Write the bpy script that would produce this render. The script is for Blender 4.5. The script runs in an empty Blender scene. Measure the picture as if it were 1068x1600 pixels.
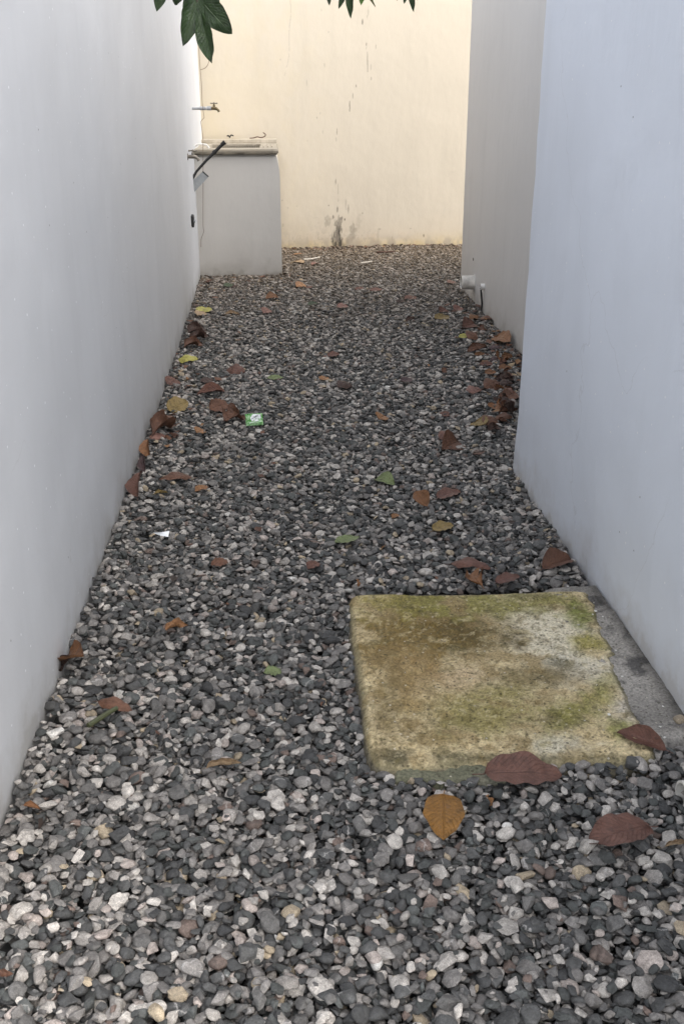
import bpy, bmesh, math, random
import numpy as np
from mathutils import Vector, Matrix, noise as mnoise

random.seed(7); rng = np.random.default_rng(11)
sc = bpy.context.scene
COL = sc.collection

# ------------------------------------------------------------------ camera
CAM_H = 1.35
PITCH, YAW, ROLL, FPX = .3802, .0651, -.0019, 1591.0        # focal length in photo pixels (photo 1068 x 1600)
cy, sy = math.cos(YAW), math.sin(YAW)
FWD = np.array([sy*math.cos(PITCH), cy*math.cos(PITCH), -math.sin(PITCH)])
_r = np.array([cy, -sy, 0.0]); _u = np.cross(_r, FWD)
RIGHT = math.cos(ROLL)*_r + math.sin(ROLL)*_u
UP = -math.sin(ROLL)*_r + math.cos(ROLL)*_u
CP = np.array([0, 0, CAM_H])
cam = bpy.data.cameras.new('camera'); camo = bpy.data.objects.new('camera', cam); COL.objects.link(camo)
M = Matrix(((RIGHT[0], UP[0], -FWD[0], 0), (RIGHT[1], UP[1], -FWD[1], 0), (RIGHT[2], UP[2], -FWD[2], CAM_H), (0, 0, 0, 1)))
camo.matrix_world = M
cam.sensor_fit = 'VERTICAL'; cam.sensor_height = 36; cam.sensor_width = 24; cam.lens = FPX/1600*36
cam.clip_start = .05; cam.clip_end = 500
sc.camera = camo

# ------------------------------------------------------------------ sky, sun, exposure
SUN_EL, SUN_AZ = math.radians(46), math.atan2(.84, -.54)       # azimuth from +Y towards +X: the sun stands behind the house, to the right
world = bpy.data.worlds.new('World'); sc.world = world; world.use_nodes = True
wt = world.node_tree; wt.nodes.clear()
sky = wt.nodes.new('ShaderNodeTexSky'); sky.sky_type = 'NISHITA'; sky.sun_disc = False
sky.sun_elevation = SUN_EL; sky.sun_rotation = SUN_AZ; sky.dust_density = 3; sky.air_density = 1.0
hs = wt.nodes.new('ShaderNodeHueSaturation'); hs.inputs['Saturation'].default_value = .30
bg = wt.nodes.new('ShaderNodeBackground'); bg.inputs['Strength'].default_value = .15
wo = wt.nodes.new('ShaderNodeOutputWorld')
wt.links.new(sky.outputs[0], hs.inputs['Color']); wt.links.new(hs.outputs[0], bg.inputs['Color']); wt.links.new(bg.outputs[0], wo.inputs[0])
sun = bpy.data.lights.new('sun', 'SUN'); sun.energy = .5; sun.angle = math.radians(80); sun.color = (1, .93, .82)
suno = bpy.data.objects.new('sun', sun); COL.objects.link(suno)
sd = Vector((math.sin(SUN_AZ)*math.cos(SUN_EL), math.cos(SUN_AZ)*math.cos(SUN_EL), math.sin(SUN_EL)))
suno.rotation_euler = sd.to_track_quat('Z', 'Y').to_euler(); suno.location = (6, -3, 9)
sc.view_settings.view_transform = 'Standard'; sc.view_settings.look = 'None'
sc.view_settings.exposure = 1.78; sc.view_settings.gamma = 1
try: sc.view_settings.use_curve_mapping = False
except Exception: pass
sc.render.engine = 'CYCLES'
sc.cycles.max_bounces = 10; sc.cycles.diffuse_bounces = 6

# ------------------------------------------------------------------ pixel of the photograph -> point of the place
def ray(px, py):
    d = (px-534)/FPX*RIGHT - (py-800)/FPX*UP + FWD
    return d
def G(px, py, z=0.0):
    d = ray(px, py); t = (z-CAM_H)/d[2]; return CP + d*t
def H(px, py, ax, val):
    d = ray(px, py); t = (val-CP[ax])/d[ax]; return CP + d*t
def D(px, py, depth):
    return CP + ray(px, py)*depth

# ------------------------------------------------------------------ helpers
def link(o, parent=None):
    COL.objects.link(o)
    if parent is not None: o.parent = parent
    return o
def tag(o, label=None, cat=None, group=None, kind=None):
    if label: o['label'] = label
    if cat: o['category'] = cat
    if group: o['group'] = group
    if kind: o['kind'] = kind
    return o
def empty(name, loc):
    o = bpy.data.objects.new(name, None); o.location = loc; o.empty_display_size = .1; link(o); return o
def mesh_obj(name, verts, faces, mat, parent=None, smooth=False):
    me = bpy.data.meshes.new(name); me.from_pydata([tuple(map(float, v)) for v in verts], [], faces); me.update()
    if mat: me.materials.append(mat)
    if smooth: me.polygons.foreach_set('use_smooth', [True]*len(me.polygons))
    o = bpy.data.objects.new(name, me); link(o, parent)
    if parent is not None: o.matrix_parent_inverse = Matrix.Translation(-Vector(parent.location))
    return o
def bm_obj(name, bm, mat, parent=None, smooth=True, bevel=0, seg=2):
    if bevel:
        es = [e for e in bm.edges if len(e.link_faces) == 2 and e.calc_face_angle(0) > .6]
        bmesh.ops.bevel(bm, geom=es, offset=bevel, segments=seg, affect='EDGES', clamp_overlap=True)
    me = bpy.data.meshes.new(name); bm.to_mesh(me); bm.free()
    if mat: me.materials.append(mat)
    if smooth:
        me.polygons.foreach_set('use_smooth', [True]*len(me.polygons))
        try: me.set_sharp_from_angle(angle=math.radians(38))
        except Exception: pass
    o = bpy.data.objects.new(name, me); link(o, parent)
    if parent is not None: o.matrix_parent_inverse = Matrix.Translation(-Vector(parent.location))
    return o
def add_box(bm, x0, x1, y0, y1, z0, z1):
    vs = [bm.verts.new(p) for p in ((x0,y0,z0),(x1,y0,z0),(x1,y1,z0),(x0,y1,z0),(x0,y0,z1),(x1,y0,z1),(x1,y1,z1),(x0,y1,z1))]
    for f in ((3,2,1,0),(4,5,6,7),(0,1,5,4),(1,2,6,5),(2,3,7,6),(3,0,4,7)): bm.faces.new([vs[i] for i in f])
def add_tube(bm, pts, rad, n=10, caps=True):
    pts = [Vector(p) for p in pts]; rads = rad if hasattr(rad, '__len__') else [rad]*len(pts)
    rings = []; ref = None
    for i, p in enumerate(pts):
        t = (pts[min(i+1, len(pts)-1)]-pts[max(i-1, 0)]).normalized()
        if ref is None:
            ref = Vector((0,0,1)) if abs(t.z) < .9 else Vector((1,0,0))
        a = (ref - t*ref.dot(t)).normalized(); b = t.cross(a); ref = a
        rings.append([bm.verts.new(p + (a*math.cos(2*math.pi*k/n)+b*math.sin(2*math.pi*k/n))*rads[i]) for k in range(n)])
    for r0, r1 in zip(rings, rings[1:]):
        for k in range(n): bm.faces.new((r0[k], r0[(k+1)%n], r1[(k+1)%n], r1[k]))
    if caps:
        bm.faces.new(rings[0][::-1]); bm.faces.new(rings[-1])
def add_wall(bm, poly, z0, z1, nmove, amp=.004, seed=0.0, flare=None):
    """a wall of plan `poly`; its first nmove points (the face in view) waver a little from course to course"""
    zs = np.concatenate([np.linspace(z0, min(2.6, z1), 44), [z1]] if z1 > 2.6 else [np.linspace(z0, z1, 44)])
    rings = []
    for z in zs:
        r = []
        for k, (x, y) in enumerate(poly):
            if k < nmove:
                dx = amp*2*(fbm(np.array([y*2.1+seed]), np.array([z*2.1]), 3)[0]-.5) + amp*.5*2*(fbm(np.array([y*9+seed]), np.array([z*9+5]), 2)[0]-.5)
                if flare: dx += flare(y, z)
                x = x+dx
            r.append(bm.verts.new((x, y, z)))
        rings.append(r)
    n = len(poly)
    for a, b in zip(rings, rings[1:]):
        for k in range(n): bm.faces.new((a[k], a[(k+1) % n], b[(k+1) % n], b[k]))
    bm.faces.new(rings[0][::-1]); bm.faces.new(rings[-1]); bmesh.ops.recalc_face_normals(bm, faces=bm.faces)
def add_prism(bm, poly, axis, a0, a1):
    """poly: 2D points; axis: the axis of extrusion (0,1,2)"""
    def P(p, a):
        l = list(p); l.insert(axis, a); return l
    v0 = [bm.verts.new(P(p, a0)) for p in poly]; v1 = [bm.verts.new(P(p, a1)) for p in poly]
    n = len(poly)
    bm.faces.new(v0[::-1]); bm.faces.new(v1)
    for k in range(n): bm.faces.new((v0[k], v0[(k+1)%n], v1[(k+1)%n], v1[k]))
    bmesh.ops.recalc_face_normals(bm, faces=bm.faces)

# numpy fractal noise on arbitrary 2D points
_P = np.random.default_rng(3).random((256, 256))
def vnoise(x, y):
    xi = np.floor(x).astype(int); yi = np.floor(y).astype(int); fx = x-xi; fy = y-yi
    fx = fx*fx*(3-2*fx); fy = fy*fy*(3-2*fy)
    g = lambda a, b: _P[a % 256, b % 256]
    return (g(xi,yi)*(1-fx)+g(xi+1,yi)*fx)*(1-fy) + (g(xi,yi+1)*(1-fx)+g(xi+1,yi+1)*fx)*fy
def fbm(x, y, oct=4, gain=.5):
    s = 0; a = 1; tot = 0
    for k in range(oct):
        s = s + a*vnoise(x*2**k+17.3*k, y*2**k+9.1*k); tot += a; a *= gain
    return s/tot
def smooth(a, b, x):
    t = np.clip((x-a)/(b-a), 0, 1); return t*t*(3-2*t)

# ------------------------------------------------------------------ materials
class NT:
    def __init__(s, name):
        s.m = bpy.data.materials.new(name); s.m.use_nodes = True; s.t = s.m.node_tree; s.t.nodes.clear()
        s.out = s.n('ShaderNodeOutputMaterial'); s.b = s.n('ShaderNodeBsdfPrincipled'); s.l(s.b.outputs[0], s.out.inputs[0])
    def n(s, k, **kw):
        x = s.t.nodes.new(k)
        for a, v in kw.items(): setattr(x, a, v)
        return x
    def l(s, a, b): s.t.links.new(a, b)
    def val(s, sock, v):
        if hasattr(v, 'is_output'): s.l(v, sock)
        else: sock.default_value = v
    def coord(s, which='Object'): return s.n('ShaderNodeTexCoord').outputs[which]
    def noise(s, vec, scale, detail=4, rough=.55, dist=0):
        x = s.n('ShaderNodeTexNoise'); s.val(x.inputs['Vector'], vec); x.inputs['Scale'].default_value = scale
        x.inputs['Detail'].default_value = detail; x.inputs['Roughness'].default_value = rough; x.inputs['Distortion'].default_value = dist
        return x.outputs[0]
    def ramp(s, fac, stops, interp='LINEAR'):
        r = s.n('ShaderNodeValToRGB'); r.color_ramp.interpolation = interp; e = r.color_ramp.elements
        while len(e) < len(stops): e.new(.5)
        for i, (p, c) in enumerate(stops):
            e[i].position = p; e[i].color = (*c, 1) if hasattr(c, '__len__') else (c, c, c, 1)
        s.val(r.inputs[0], fac); return r.outputs[0]
    def mix(s, fac, a, b, blend='MIX'):
        m = s.n('ShaderNodeMix', data_type='RGBA', blend_type=blend); s.val(m.inputs[0], fac)
        for sock, v in ((m.inputs[6], a), (m.inputs[7], b)):
            if hasattr(v, 'is_output'): s.l(v, sock)
            else: sock.default_value = (*v, 1) if len(v) == 3 else v
        return m.outputs[2]
    def math(s, op, a, b=0.0, c=0.0):
        m = s.n('ShaderNodeMath', operation=op); s.val(m.inputs[0], a); s.val(m.inputs[1], b); s.val(m.inputs[2], c); return m.outputs[0]
    def bump(s, h, strength=.3, dist=.01, normal=None):
        b = s.n('ShaderNodeBump'); s.val(b.inputs['Height'], h); b.inputs['Strength'].default_value = strength; b.inputs['Distance'].default_value = dist
        if normal is not None: s.l(normal, b.inputs['Normal'])
        return b.outputs[0]
    def attr(s, name, kind='GEOMETRY', out='Color'):
        a = s.n('ShaderNodeAttribute', attribute_name=name, attribute_type=kind); return a.outputs[out]
    def mapping(s, vec, scale):
        m = s.n('ShaderNodeMapping'); s.l(vec, m.inputs[0]); m.inputs['Scale'].default_value = scale; return m.outputs[0]
    def done(s, color, rough=.7, normal=None, spec=.5, metal=0.0):
        s.val(s.b.inputs['Base Color'], (*color, 1) if isinstance(color, tuple) else color)
        s.val(s.b.inputs['Roughness'], rough); s.b.inputs['Specular IOR Level'].default_value = spec; s.b.inputs['Metallic'].default_value = metal
        if normal is not None: s.l(normal, s.b.inputs['Normal'])
        return s.m

def plain(name, col, rough=.6, metal=0, var=.15, spec=.5, scale=40, bump=.2):
    t = NT(name); v = t.coord(); f = t.noise(v, scale, 5)
    c = t.mix(t.ramp(f, [(.3, 0.0), (.7, 1.0)]), tuple(x*(1-var) for x in col), tuple(min(1, x*(1+var)) for x in col))
    return t.done(c, rough, t.bump(f, bump, .002), spec, metal)

def plaster(name, base, dirt=(.30, .26, .20), seed=0.0, brush=False, chips=True, stain_attr=False, rough=.62, blot=.10):
    """painted cement render: trowel waves, fine grain, pale paint nibs, hairline cracks, grime at the foot"""
    t = NT(name); v = t.coord('Object')
    vm = t.n('ShaderNodeVectorMath', operation='ADD'); t.l(v, vm.inputs[0]); vm.inputs[1].default_value = (seed, seed*1.7, seed*.6); vv = vm.outputs[0]
    big = t.noise(vv, 1.1, 4, .55, .6)
    streak = t.noise(t.mapping(vv, (3.2, 3.2, .45)), 2.0, 5, .6)
    mid = t.noise(vv, 7, 4, .6)
    c = t.mix(t.ramp(big, [(.3, 0.0), (.7, 1.0)]), tuple(x*(1-blot) for x in base), base)
    c = t.mix(t.ramp(streak, [(.52, 0.0), (.78, .30)]), c, tuple(x*.80 for x in base))
    c = t.mix(t.ramp(mid, [(.55, 0.0), (.8, .16)]), c, tuple(x*.86 for x in base))
    if chips:
        vs_ = t.n('ShaderNodeSeparateXYZ'); t.l(vv, vs_.inputs[0]); vc_ = t.n('ShaderNodeCombineXYZ'); t.l(vs_.outputs[1], vc_.inputs[0]); t.l(vs_.outputs[2], vc_.inputs[1])
        vo = t.n('ShaderNodeTexVoronoi', voronoi_dimensions='2D'); t.l(vc_.outputs[0], vo.inputs['Vector']); vo.inputs['Scale'].default_value = 13
        sel = t.n('ShaderNodeSeparateColor'); t.l(vo.outputs['Color'], sel.inputs[0])
        nib = t.math('MULTIPLY', t.math('LESS_THAN', vo.outputs['Distance'], t.math('MULTIPLY', sel.outputs[2], .045)), t.math('GREATER_THAN', sel.outputs[0], .55))
        dark = t.math('MULTIPLY', t.math('LESS_THAN', vo.outputs['Distance'], .035), t.math('LESS_THAN', sel.outputs[1], .02))
        c = t.mix(t.math('MULTIPLY', nib, .85), c, (.90, .91, .92)); c = t.mix(t.math('MULTIPLY', dark, .8), c, (.06, .055, .05))
    cr = t.n('ShaderNodeTexVoronoi', feature='DISTANCE_TO_EDGE'); cr.inputs['Scale'].default_value = .75
    dv = t.n('ShaderNodeVectorMath', operation='MULTIPLY_ADD'); nv_ = t.n('ShaderNodeTexNoise'); t.l(vv, nv_.inputs['Vector']); nv_.inputs['Scale'].default_value = 2.2; nv_.inputs['Detail'].default_value = 6
    t.l(nv_.outputs['Color'], dv.inputs[0]); dv.inputs[1].default_value = (.55, .55, .55); t.l(vv, dv.inputs[2]); t.l(dv.outputs[0], cr.inputs['Vector'])
    crk = t.math('MULTIPLY', t.math('LESS_THAN', cr.outputs['Distance'], .0013), t.ramp(t.noise(vv, .9, 3, .5), [(.52, 0.0), (.56, 1.0)]))
    c = t.mix(t.math('MULTIPLY', crk, .13), c, (.25, .22, .19))
    # grime band at the foot with a ragged upper edge
    sep = t.n('ShaderNodeSeparateXYZ'); t.l(v, sep.inputs[0])
    edge = t.math('ADD', sep.outputs[2], t.math('MULTIPLY', t.math('SUBTRACT', t.noise(vv, 5, 6, .65), .5), -.34))
    c = t.mix(t.ramp(edge, [(.0, .70), (.03, .42), (.12, .13), (.34, 0.0)]), c, dirt)
    if stain_attr:
        sa = t.attr('stain'); s3 = t.n('ShaderNodeSeparateColor'); t.l(sa, s3.inputs[0])
        c = t.mix(s3.outputs[1], c, (.56, .45, .22)); c = t.mix(s3.outputs[0], c, (.045, .038, .03)); c = t.mix(s3.outputs[2], c, (.34, .29, .23))
    fine = t.noise(vv, 190, 3, .6)
    wav = t.noise(vv, 3.2, 3, .5)
    h = t.math('ADD', t.math('MULTIPLY', fine, .10), t.math('MULTIPLY', wav, 1.5))
    h = t.math('ADD', h, t.math('MULTIPLY', t.noise(t.mapping(vv, (1, 1, .45)), 20, 5, .65), .34))
    if chips: h = t.math('ADD', h, t.math('MULTIPLY', t.math('SUBTRACT', nib, dark), 1.4))
    if brush:
        rot = t.n('ShaderNodeMapping'); t.l(vv, rot.inputs[0]); rot.inputs['Rotation'].default_value = (.75, 0, 0); rot.inputs['Scale'].default_value = (1, 5, 60)
        br = t.noise(rot.outputs[0], 1.6, 5, .7)
        low = t.ramp(t.math('ADD', sep.outputs[2], t.math('MULTIPLY', big, .3)), [(.25, 1.0), (.75, .12)])
        h = t.math('ADD', h, t.math('MULTIPLY', t.math('MULTIPLY', br, t.math('MULTIPLY', low, t.ramp(t.noise(vv, 2.6, 3, .5), [(.50, 0.0), (.68, 1.0)]))), .55))
    return t.done(c, rough, t.bump(h, .55, .009), .35)

def stone_mat():
    t = NT('pebble_stone'); oi = t.n('ShaderNodeObjectInfo'); v = t.coord('Object')
    r = oi.outputs['Random']
    cols = [(0, (.030, .031, .032)), (.06, (.049, .050, .050)), (.16, (.045, .049, .047)), (.24, (.074, .074, .072)), (.36, (.112, .107, .101)),
            (.46, (.084, .089, .085)), (.51, (.165, .153, .142)), (.61, (.19, .176, .163)), (.69, (.14, .10, .082)), (.71, (.29, .265, .24)),
            (.79, (.37, .315, .28)), (.835, (.43, .395, .355)), (.905, (.36, .29, .20)), (.925, (.43, .395, .355)), (.99, (.53, .505, .465))]
    base = t.ramp(r, cols, 'CONSTANT')
    wn = t.n('ShaderNodeTexWhiteNoise', noise_dimensions='1D'); t.l(r, wn.inputs['W'])
    off = t.n('ShaderNodeVectorMath', operation='MULTIPLY_ADD'); t.l(v, off.inputs[0]); off.inputs[1].default_value = (1, 1, 1)
    sc_ = t.n('ShaderNodeVectorMath', operation='SCALE'); t.l(wn.outputs['Color'], sc_.inputs[0]); sc_.inputs['Scale'].default_value = 40; t.l(sc_.outputs[0], off.inputs[2])
    vv = off.outputs[0]
    n1 = t.noise(vv, 1.7, 6, .68); n2 = t.noise(vv, 9, 3, .7)
    c = t.mix(1.0, base, t.ramp(n1, [(.25, .5), (.5, 1.0), (.75, 1.6)]), 'MULTIPLY')
    c = t.mix(1.0, c, t.ramp(n2, [(.3, .6), (.55, 1.0), (.75, 1.55)]), 'MULTIPLY')
    # a pale quartz seam across some stones
    sp = t.n('ShaderNodeSeparateXYZ'); t.l(vv, sp.inputs[0])
    seam = t.math('ABSOLUTE', t.math('ADD', t.math('SUBTRACT', t.math('FRACT', t.math('MULTIPLY', sp.outputs[0], .35)), .5), t.math('MULTIPLY', t.math('SUBTRACT', n1, .5), .5)))
    sel = t.math('GREATER_THAN', wn.outputs['Value'], .86)
    c = t.mix(t.math('MULTIPLY', t.ramp(seam, [(.012, .6), (.035, 0.0)]), sel), c, (.38, .36, .34))
    # per-stone value jitter, slight dusty warm film
    c = t.mix(1.0, c, t.ramp(wn.outputs['Value'], [(0, .74), (1, 1.3)]), 'MULTIPLY')
    c = t.mix(.08, c, (.15, .13, .105))
    # stones shift to a warm brown towards the end wall
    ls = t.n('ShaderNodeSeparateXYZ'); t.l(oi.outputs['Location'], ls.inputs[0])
    far_tint = t.ramp(t.math('MULTIPLY', t.math('ADD', ls.outputs[1], t.math('MULTIPLY', wn.outputs['Value'], 2.5)), .083), [(.62, 0.0), (.98, .66)])
    c = t.mix(far_tint, c, (.15, .10, .052))
    h = t.math('ADD', t.noise(vv, 3.5, 5, .6), t.math('MULTIPLY', n2, .3))
    rg = t.ramp(wn.outputs['Value'], [(0, .42), (1, .75)])
    return t.done(c, rg, t.bump(h, .35, .12), .45)

def ground_mat():
    t = NT('gritty_soil'); v = t.coord('Object')
    vo = t.n('ShaderNodeTexVoronoi'); t.l(v, vo.inputs['Vector']); vo.inputs['Scale'].default_value = 42
    s3 = t.n('ShaderNodeSeparateColor'); t.l(vo.outputs['Color'], s3.inputs[0])
    c = t.ramp(s3.outputs[0], [(0, (.03, .03, .03)), (.6, (.09, .087, .083)), (.9, (.25, .23, .21)), (1, (.4, .38, .36))])
    return t.done(c, .85, t.bump(t.math('SUBTRACT', 1.0, vo.outputs['Distance']), .8, .01), .3)

def leaf_mat(name='dry_leaf', fresh=False):
    t = NT(name); oi = t.n('ShaderNodeObjectInfo'); base = oi.outputs['Color']
    uv = t.n('ShaderNodeUVMap').outputs[0]; s = t.n('ShaderNodeSeparateXYZ'); t.l(uv, s.inputs[0])
    av = t.math('ABSOLUTE', t.math('SUBTRACT', s.outputs[1], .5))
    ph = t.math('SUBTRACT', t.math('MULTIPLY', s.outputs[0], 11.0), t.math('MULTIPLY', av, 7.0))
    tri = t.math('PINGPONG', ph, .5)
    side = t.ramp(tri, [(.0, 1.0), (.11, 0.0)])
    mid = t.ramp(av, [(.012, 1.0), (.035, 0.0)])
    vein = t.math('MAXIMUM', mid, t.math('MULTIPLY', side, .55))
    ob = t.coord('Object'); vm = t.n('ShaderNodeVectorMath', operation='ADD'); t.l(ob, vm.inputs[0]); t.l(oi.outputs['Random'], vm.inputs[1])
    n = t.noise(vm.outputs[0], 5, 6, .65); n2 = t.noise(vm.outputs[0], 40, 3, .6)
    c = t.mix(1.0, base, t.ramp(n, [(.28, .55), (.5, 1.0), (.72, 1.45)]), 'MULTIPLY')
    c = t.mix(1.0, c, t.ramp(n2, [(.3, .82), (.7, 1.18)]), 'MULTIPLY')
    if fresh: c = t.mix(t.math('MULTIPLY', vein, .35), c, (.07, .11, .035))
    else:
        c = t.mix(t.math('MULTIPLY', t.ramp(n, [(.575, 0.0), (.66, .75)]), .7), c, (.028, .018, .014))
        c = t.mix(t.math('MULTIPLY', vein, .2), c, t.mix(1.0, base, (.45, .4, .38), 'MULTIPLY'))
    h = t.math('ADD', t.math('MULTIPLY', vein, -.6), t.math('MULTIPLY', n, .8))
    return t.done(c, .34 if fresh else .55, t.bump(h, .5, .02), .5 if fresh else .4)

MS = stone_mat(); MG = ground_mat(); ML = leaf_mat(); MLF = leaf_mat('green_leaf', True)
M_left = plaster('garden_wall_render', (.60, .605, .618), seed=3.1, dirt=(.30, .28, .25))
M_near = plaster('house_wall_render', (.73, .77, .84), seed=8.7, brush=True, dirt=(.40, .37, .33))
M_far = plaster('recessed_wall_render', (.61, .592, .57), seed=14.2, chips=False, dirt=(.34, .31, .27), blot=.05)
M_end = plaster('end_wall_render', (.555, .492, .395), seed=21.0, chips=False, stain_attr=True, dirt=(.45, .33, .20), blot=.04)
M_sink = plaster('sink_render', (.60, .572, .53), seed=30.3, chips=False, dirt=(.28, .25, .21), blot=.05)
M_brass = plain('brass', (.13, .10, .055), .45, .8, var=.35)
M_steel = plain('tarnished_metal', (.20, .18, .15), .45, .8)
M_pvcg = plain('grey_pipe', (.30, .31, .32), .5)
M_pvcw = plain('white_pipe', (.68, .66, .63), .45, var=.1)
M_pvcd = plain('grimy_white_pipe', (.58, .55, .50), .55, var=.35, scale=18)
M_dark = plain('dark_rubber', (.018, .017, .016), .5)
M_plate = plain('grey_plastic', (.33, .345, .35), .4, var=.1)
M_wire = plain('thin_wire', (.16, .11, .07), .6)
M_twig = plain('twig_bark', (.06, .045, .03), .8)
M_twigd = plain('dead_twig', (.07, .03, .018), .8)
M_hole = plain('dark_recess', (.03, .03, .03), .8)

# ------------------------------------------------------------------ the large structure
def left_x(y):
    y = np.asarray(y, float)
    return np.where(y < 6, -.572 - .004*np.abs(y-3.4), -.5824 - (y-6)*.0152)
XN = lambda y: .9516 - .0045*y
XF = lambda y: 1.279 + .0253*y
YE, YE2 = 3.80, 8.116
YB = lambda x: 10.60 + .12*np.asarray(x, float)

# ground base
gb = empty('gravel_ground', (0, 0, 0)); tag(gb, kind='structure'); gb['label'] = 'bed of loose mixed grey pebbles covering the alley floor'
n = 2
mesh_obj('soil', [(-60, -60, -.075), (60, -60, -.075), (60, 60, -.075), (-60, 60, -.075)], [(0, 1, 2, 3)], MG, gb)

# garden wall on the left: a gently bowed rendered wall
ys = np.linspace(1.38, 10.4, 90); xs = left_x(ys)
xs = xs + (fbm(ys*1.3, ys*0+2, 3)-.5)*.012
poly = [(x, y) for x, y in zip(xs, ys)] + [(-.86, 10.40), (-.86, 1.38)]
bm = bmesh.new(); add_wall(bm, poly, -.3, 2.48, len(poly)-2, .005, 1.0)
o = bm_obj('garden_wall', bm, M_left, smooth=True)
tag(o, 'long white rendered wall along the left side of the gravel alley', 'wall')

# house on the right: projecting wall, recessed wall
house = empty('house', (2.5, 3, 0)); tag(house, 'white rendered house on the right, its wall stepping back at a corner', 'house')
HH = 3.2
bm = bmesh.new()
flare = [(YE+.0, 0.0)]
prof = [(XN(y) + .004*math.sin(y*5), y) for y in np.linspace(.5, 3.74, 64)] + [(XN(YE)+.006, YE-.012), (XN(YE)+.02, YE), (4.6, YE), (4.6, .5)]
add_wall(bm, prof, -.3, HH, len(prof)-2, .005, 5.0, lambda y, z: -.012*max(0, (y-3.2)/.6)*max(0, 1-max(z, 0)/.25) if y > 3.2 else 0)
bm_obj('projecting_wall', bm, M_near, house)
bm = bmesh.new()
add_prism(bm, [(XF(YE+.002), YE+.002), (XF(6), 6.0), (XF(YE2)-.012, YE2-.02), (XF(YE2), YE2-.004), (XF(YE2)+.02, YE2), (4.598, YE2), (4.598, YE+.002)], 2, -.3, 3.9)  # unseen upper part raised above the projecting wall to shade the end wall
bm_obj('recessed_wall', bm, M_far, house)

# end wall: front face is a fine sheet carrying the stains, with a thick body behind
def stain_end(px, py):
    """px,py: where a point of the wall stands in the photograph; returns streak, yellow, grey damp"""
    nz = fbm(px*.09, py*.05, 4); nf = fbm(px*.35+5, py*.22, 3); nn = fbm(px*.03, py*.03, 3)
    s = np.zeros_like(px); g = np.zeros_like(px); yl = np.zeros_like(px)
    def blob(cx, cy_, rx, ry, a, arr, ang=0.0, hard=.6):
        c, q = math.cos(ang), math.sin(ang); dx = (px-cx)*c+(py-cy_)*q; dy = -(px-cx)*q+(py-cy_)*c
        d = np.sqrt((dx/(rx*.62))**2+(dy/ry)**2) + (nf-.5)*1.6+(nz-.5)*.8
        np.maximum(arr, a*(1-smooth(hard, 1.15, d)), out=arr)
    for cx, cy_, rx, ry, a in ((527,366,9,22,1),(526,381,13,12,.95),(531,352,5,14,.8),(529,345,3,11,.55),(527,327,2,5,.9),(520.5,339,2.2,2.6,1),(533.5,341,2.2,2.6,1),(538.5,343,2,2.8,1),
            (513,321,1.3,1.3,.8),(544,325,2.2,7,.5),(551,358,9,11,.5),(550,371,9,9,.55),(544,377,6,7,.55),(512,346,9,9,.42),(566,333,1.6,1.6,.6),(540,318,2,9,.28),(528,300,1.4,16,.4),
            (524,284,2,5,.6),(526,205,1.6,7,.6),(525,217,1.6,5,.35),(546,166,1.5,9,.85),(551,149,1.8,6,.55),(556,134,1.5,3,.8),(574,105,1.4,15,.62),(573.5,90,1.5,11,.5),(572,70,1.8,7,.75),
            (587,72,1.5,5,.5),(566,34.5,1.6,4,1),(573.5,26,1.3,3,.5),(579,105,1.4,6,.4),(579.5,123,1.6,3,.5),(507,102,1.8,5,.35),(502,15,1.3,3,.45),(513,50,1.4,1.8,.5),(479,128,1.3,6,.3),
            (495,184,1.5,1.8,.5),(500,177,1.3,1.3,.5),(504,206,1.3,3,.3),(438,93,1.5,1.5,.45),(612,371,1.6,5,.45),(661.5,368,1.8,2,.9),(593,358,4,1.2,.45),(641,357,2.5,1,.4),(575,17,2,8,.3),
            (441,313,2,1.6,.6),(463,322,4,1,.4),(450,325,2,2,.3),(442,352,1.6,3,.4),(480,220,1.2,1.2,.3),(560,345,6,14,.18),(590,371,3,10,.25)):
        blob(cx, cy_, rx, ry, a, s)
    s *= .30+.85*nf
    sm = (1-smooth(.5, 1.1, np.abs(px-527-2*np.sin(py*.2))/(5+6*smooth(340, 388, py))+(nf-.5)*.9))*smooth(338, 362, py)*smooth(.36, .56, fbm(px*.5, py*.06, 4))
    np.maximum(s, .95*sm, out=s)
    foot = 388 - .03*(px-440)
    np.maximum(g, .75*smooth(20, 2, foot-py)*smooth(.38, .62, nz), out=g)
    np.maximum(g, .5*smooth(42, 6, foot-py)*smooth(.52, .66, nf)*smooth(.5, .4, (px-440)/330), out=g)
    np.maximum(g, .10*smooth(.4, .8, nn)*smooth(120, 300, py), out=g)
    np.maximum(yl, .24*smooth(520, 310, px)*smooth(0, 230, py)*smooth(.1, .9, nn), out=yl)
    np.maximum(yl, .42*smooth(14, 0, foot-py), out=yl)
    np.maximum(yl, .10*smooth(.3, .8, nz)*smooth(560, 430, px), out=yl)
    np.maximum(yl, .25*smooth(25, 5, foot-py)*smooth(600, 700, px), out=yl)
    # hairline crack high on the left of the face
    cx_ = 453 + 1.5*np.sin(py*.09) - np.clip(py-60, 0, 60)*.12
    np.maximum(s, .17*(np.abs(px-cx_) < .8)*(py < 118)*(nf > .38), out=s)
    return np.clip(np.stack([s, yl, g, np.ones_like(s)], -1), 0, 1)
nx, nz_ = 620, 560
gx = np.linspace(-.70, 2.0, nx); gz = np.linspace(-.15, 2.62, nz_)
X, Z = np.meshgrid(gx, gz); Y = YB(X)
P = np.stack([X, Y, Z], -1).reshape(-1, 3); Q = (P-CP)@np.stack([RIGHT, UP, FWD], 1)
ppx = 534+FPX*Q[:, 0]/Q[:, 2]; ppy = 800-FPX*Q[:, 1]/Q[:, 2]
st = stain_end(ppx, ppy)
idx = np.arange(nx*nz_).reshape(nz_, nx)
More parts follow.
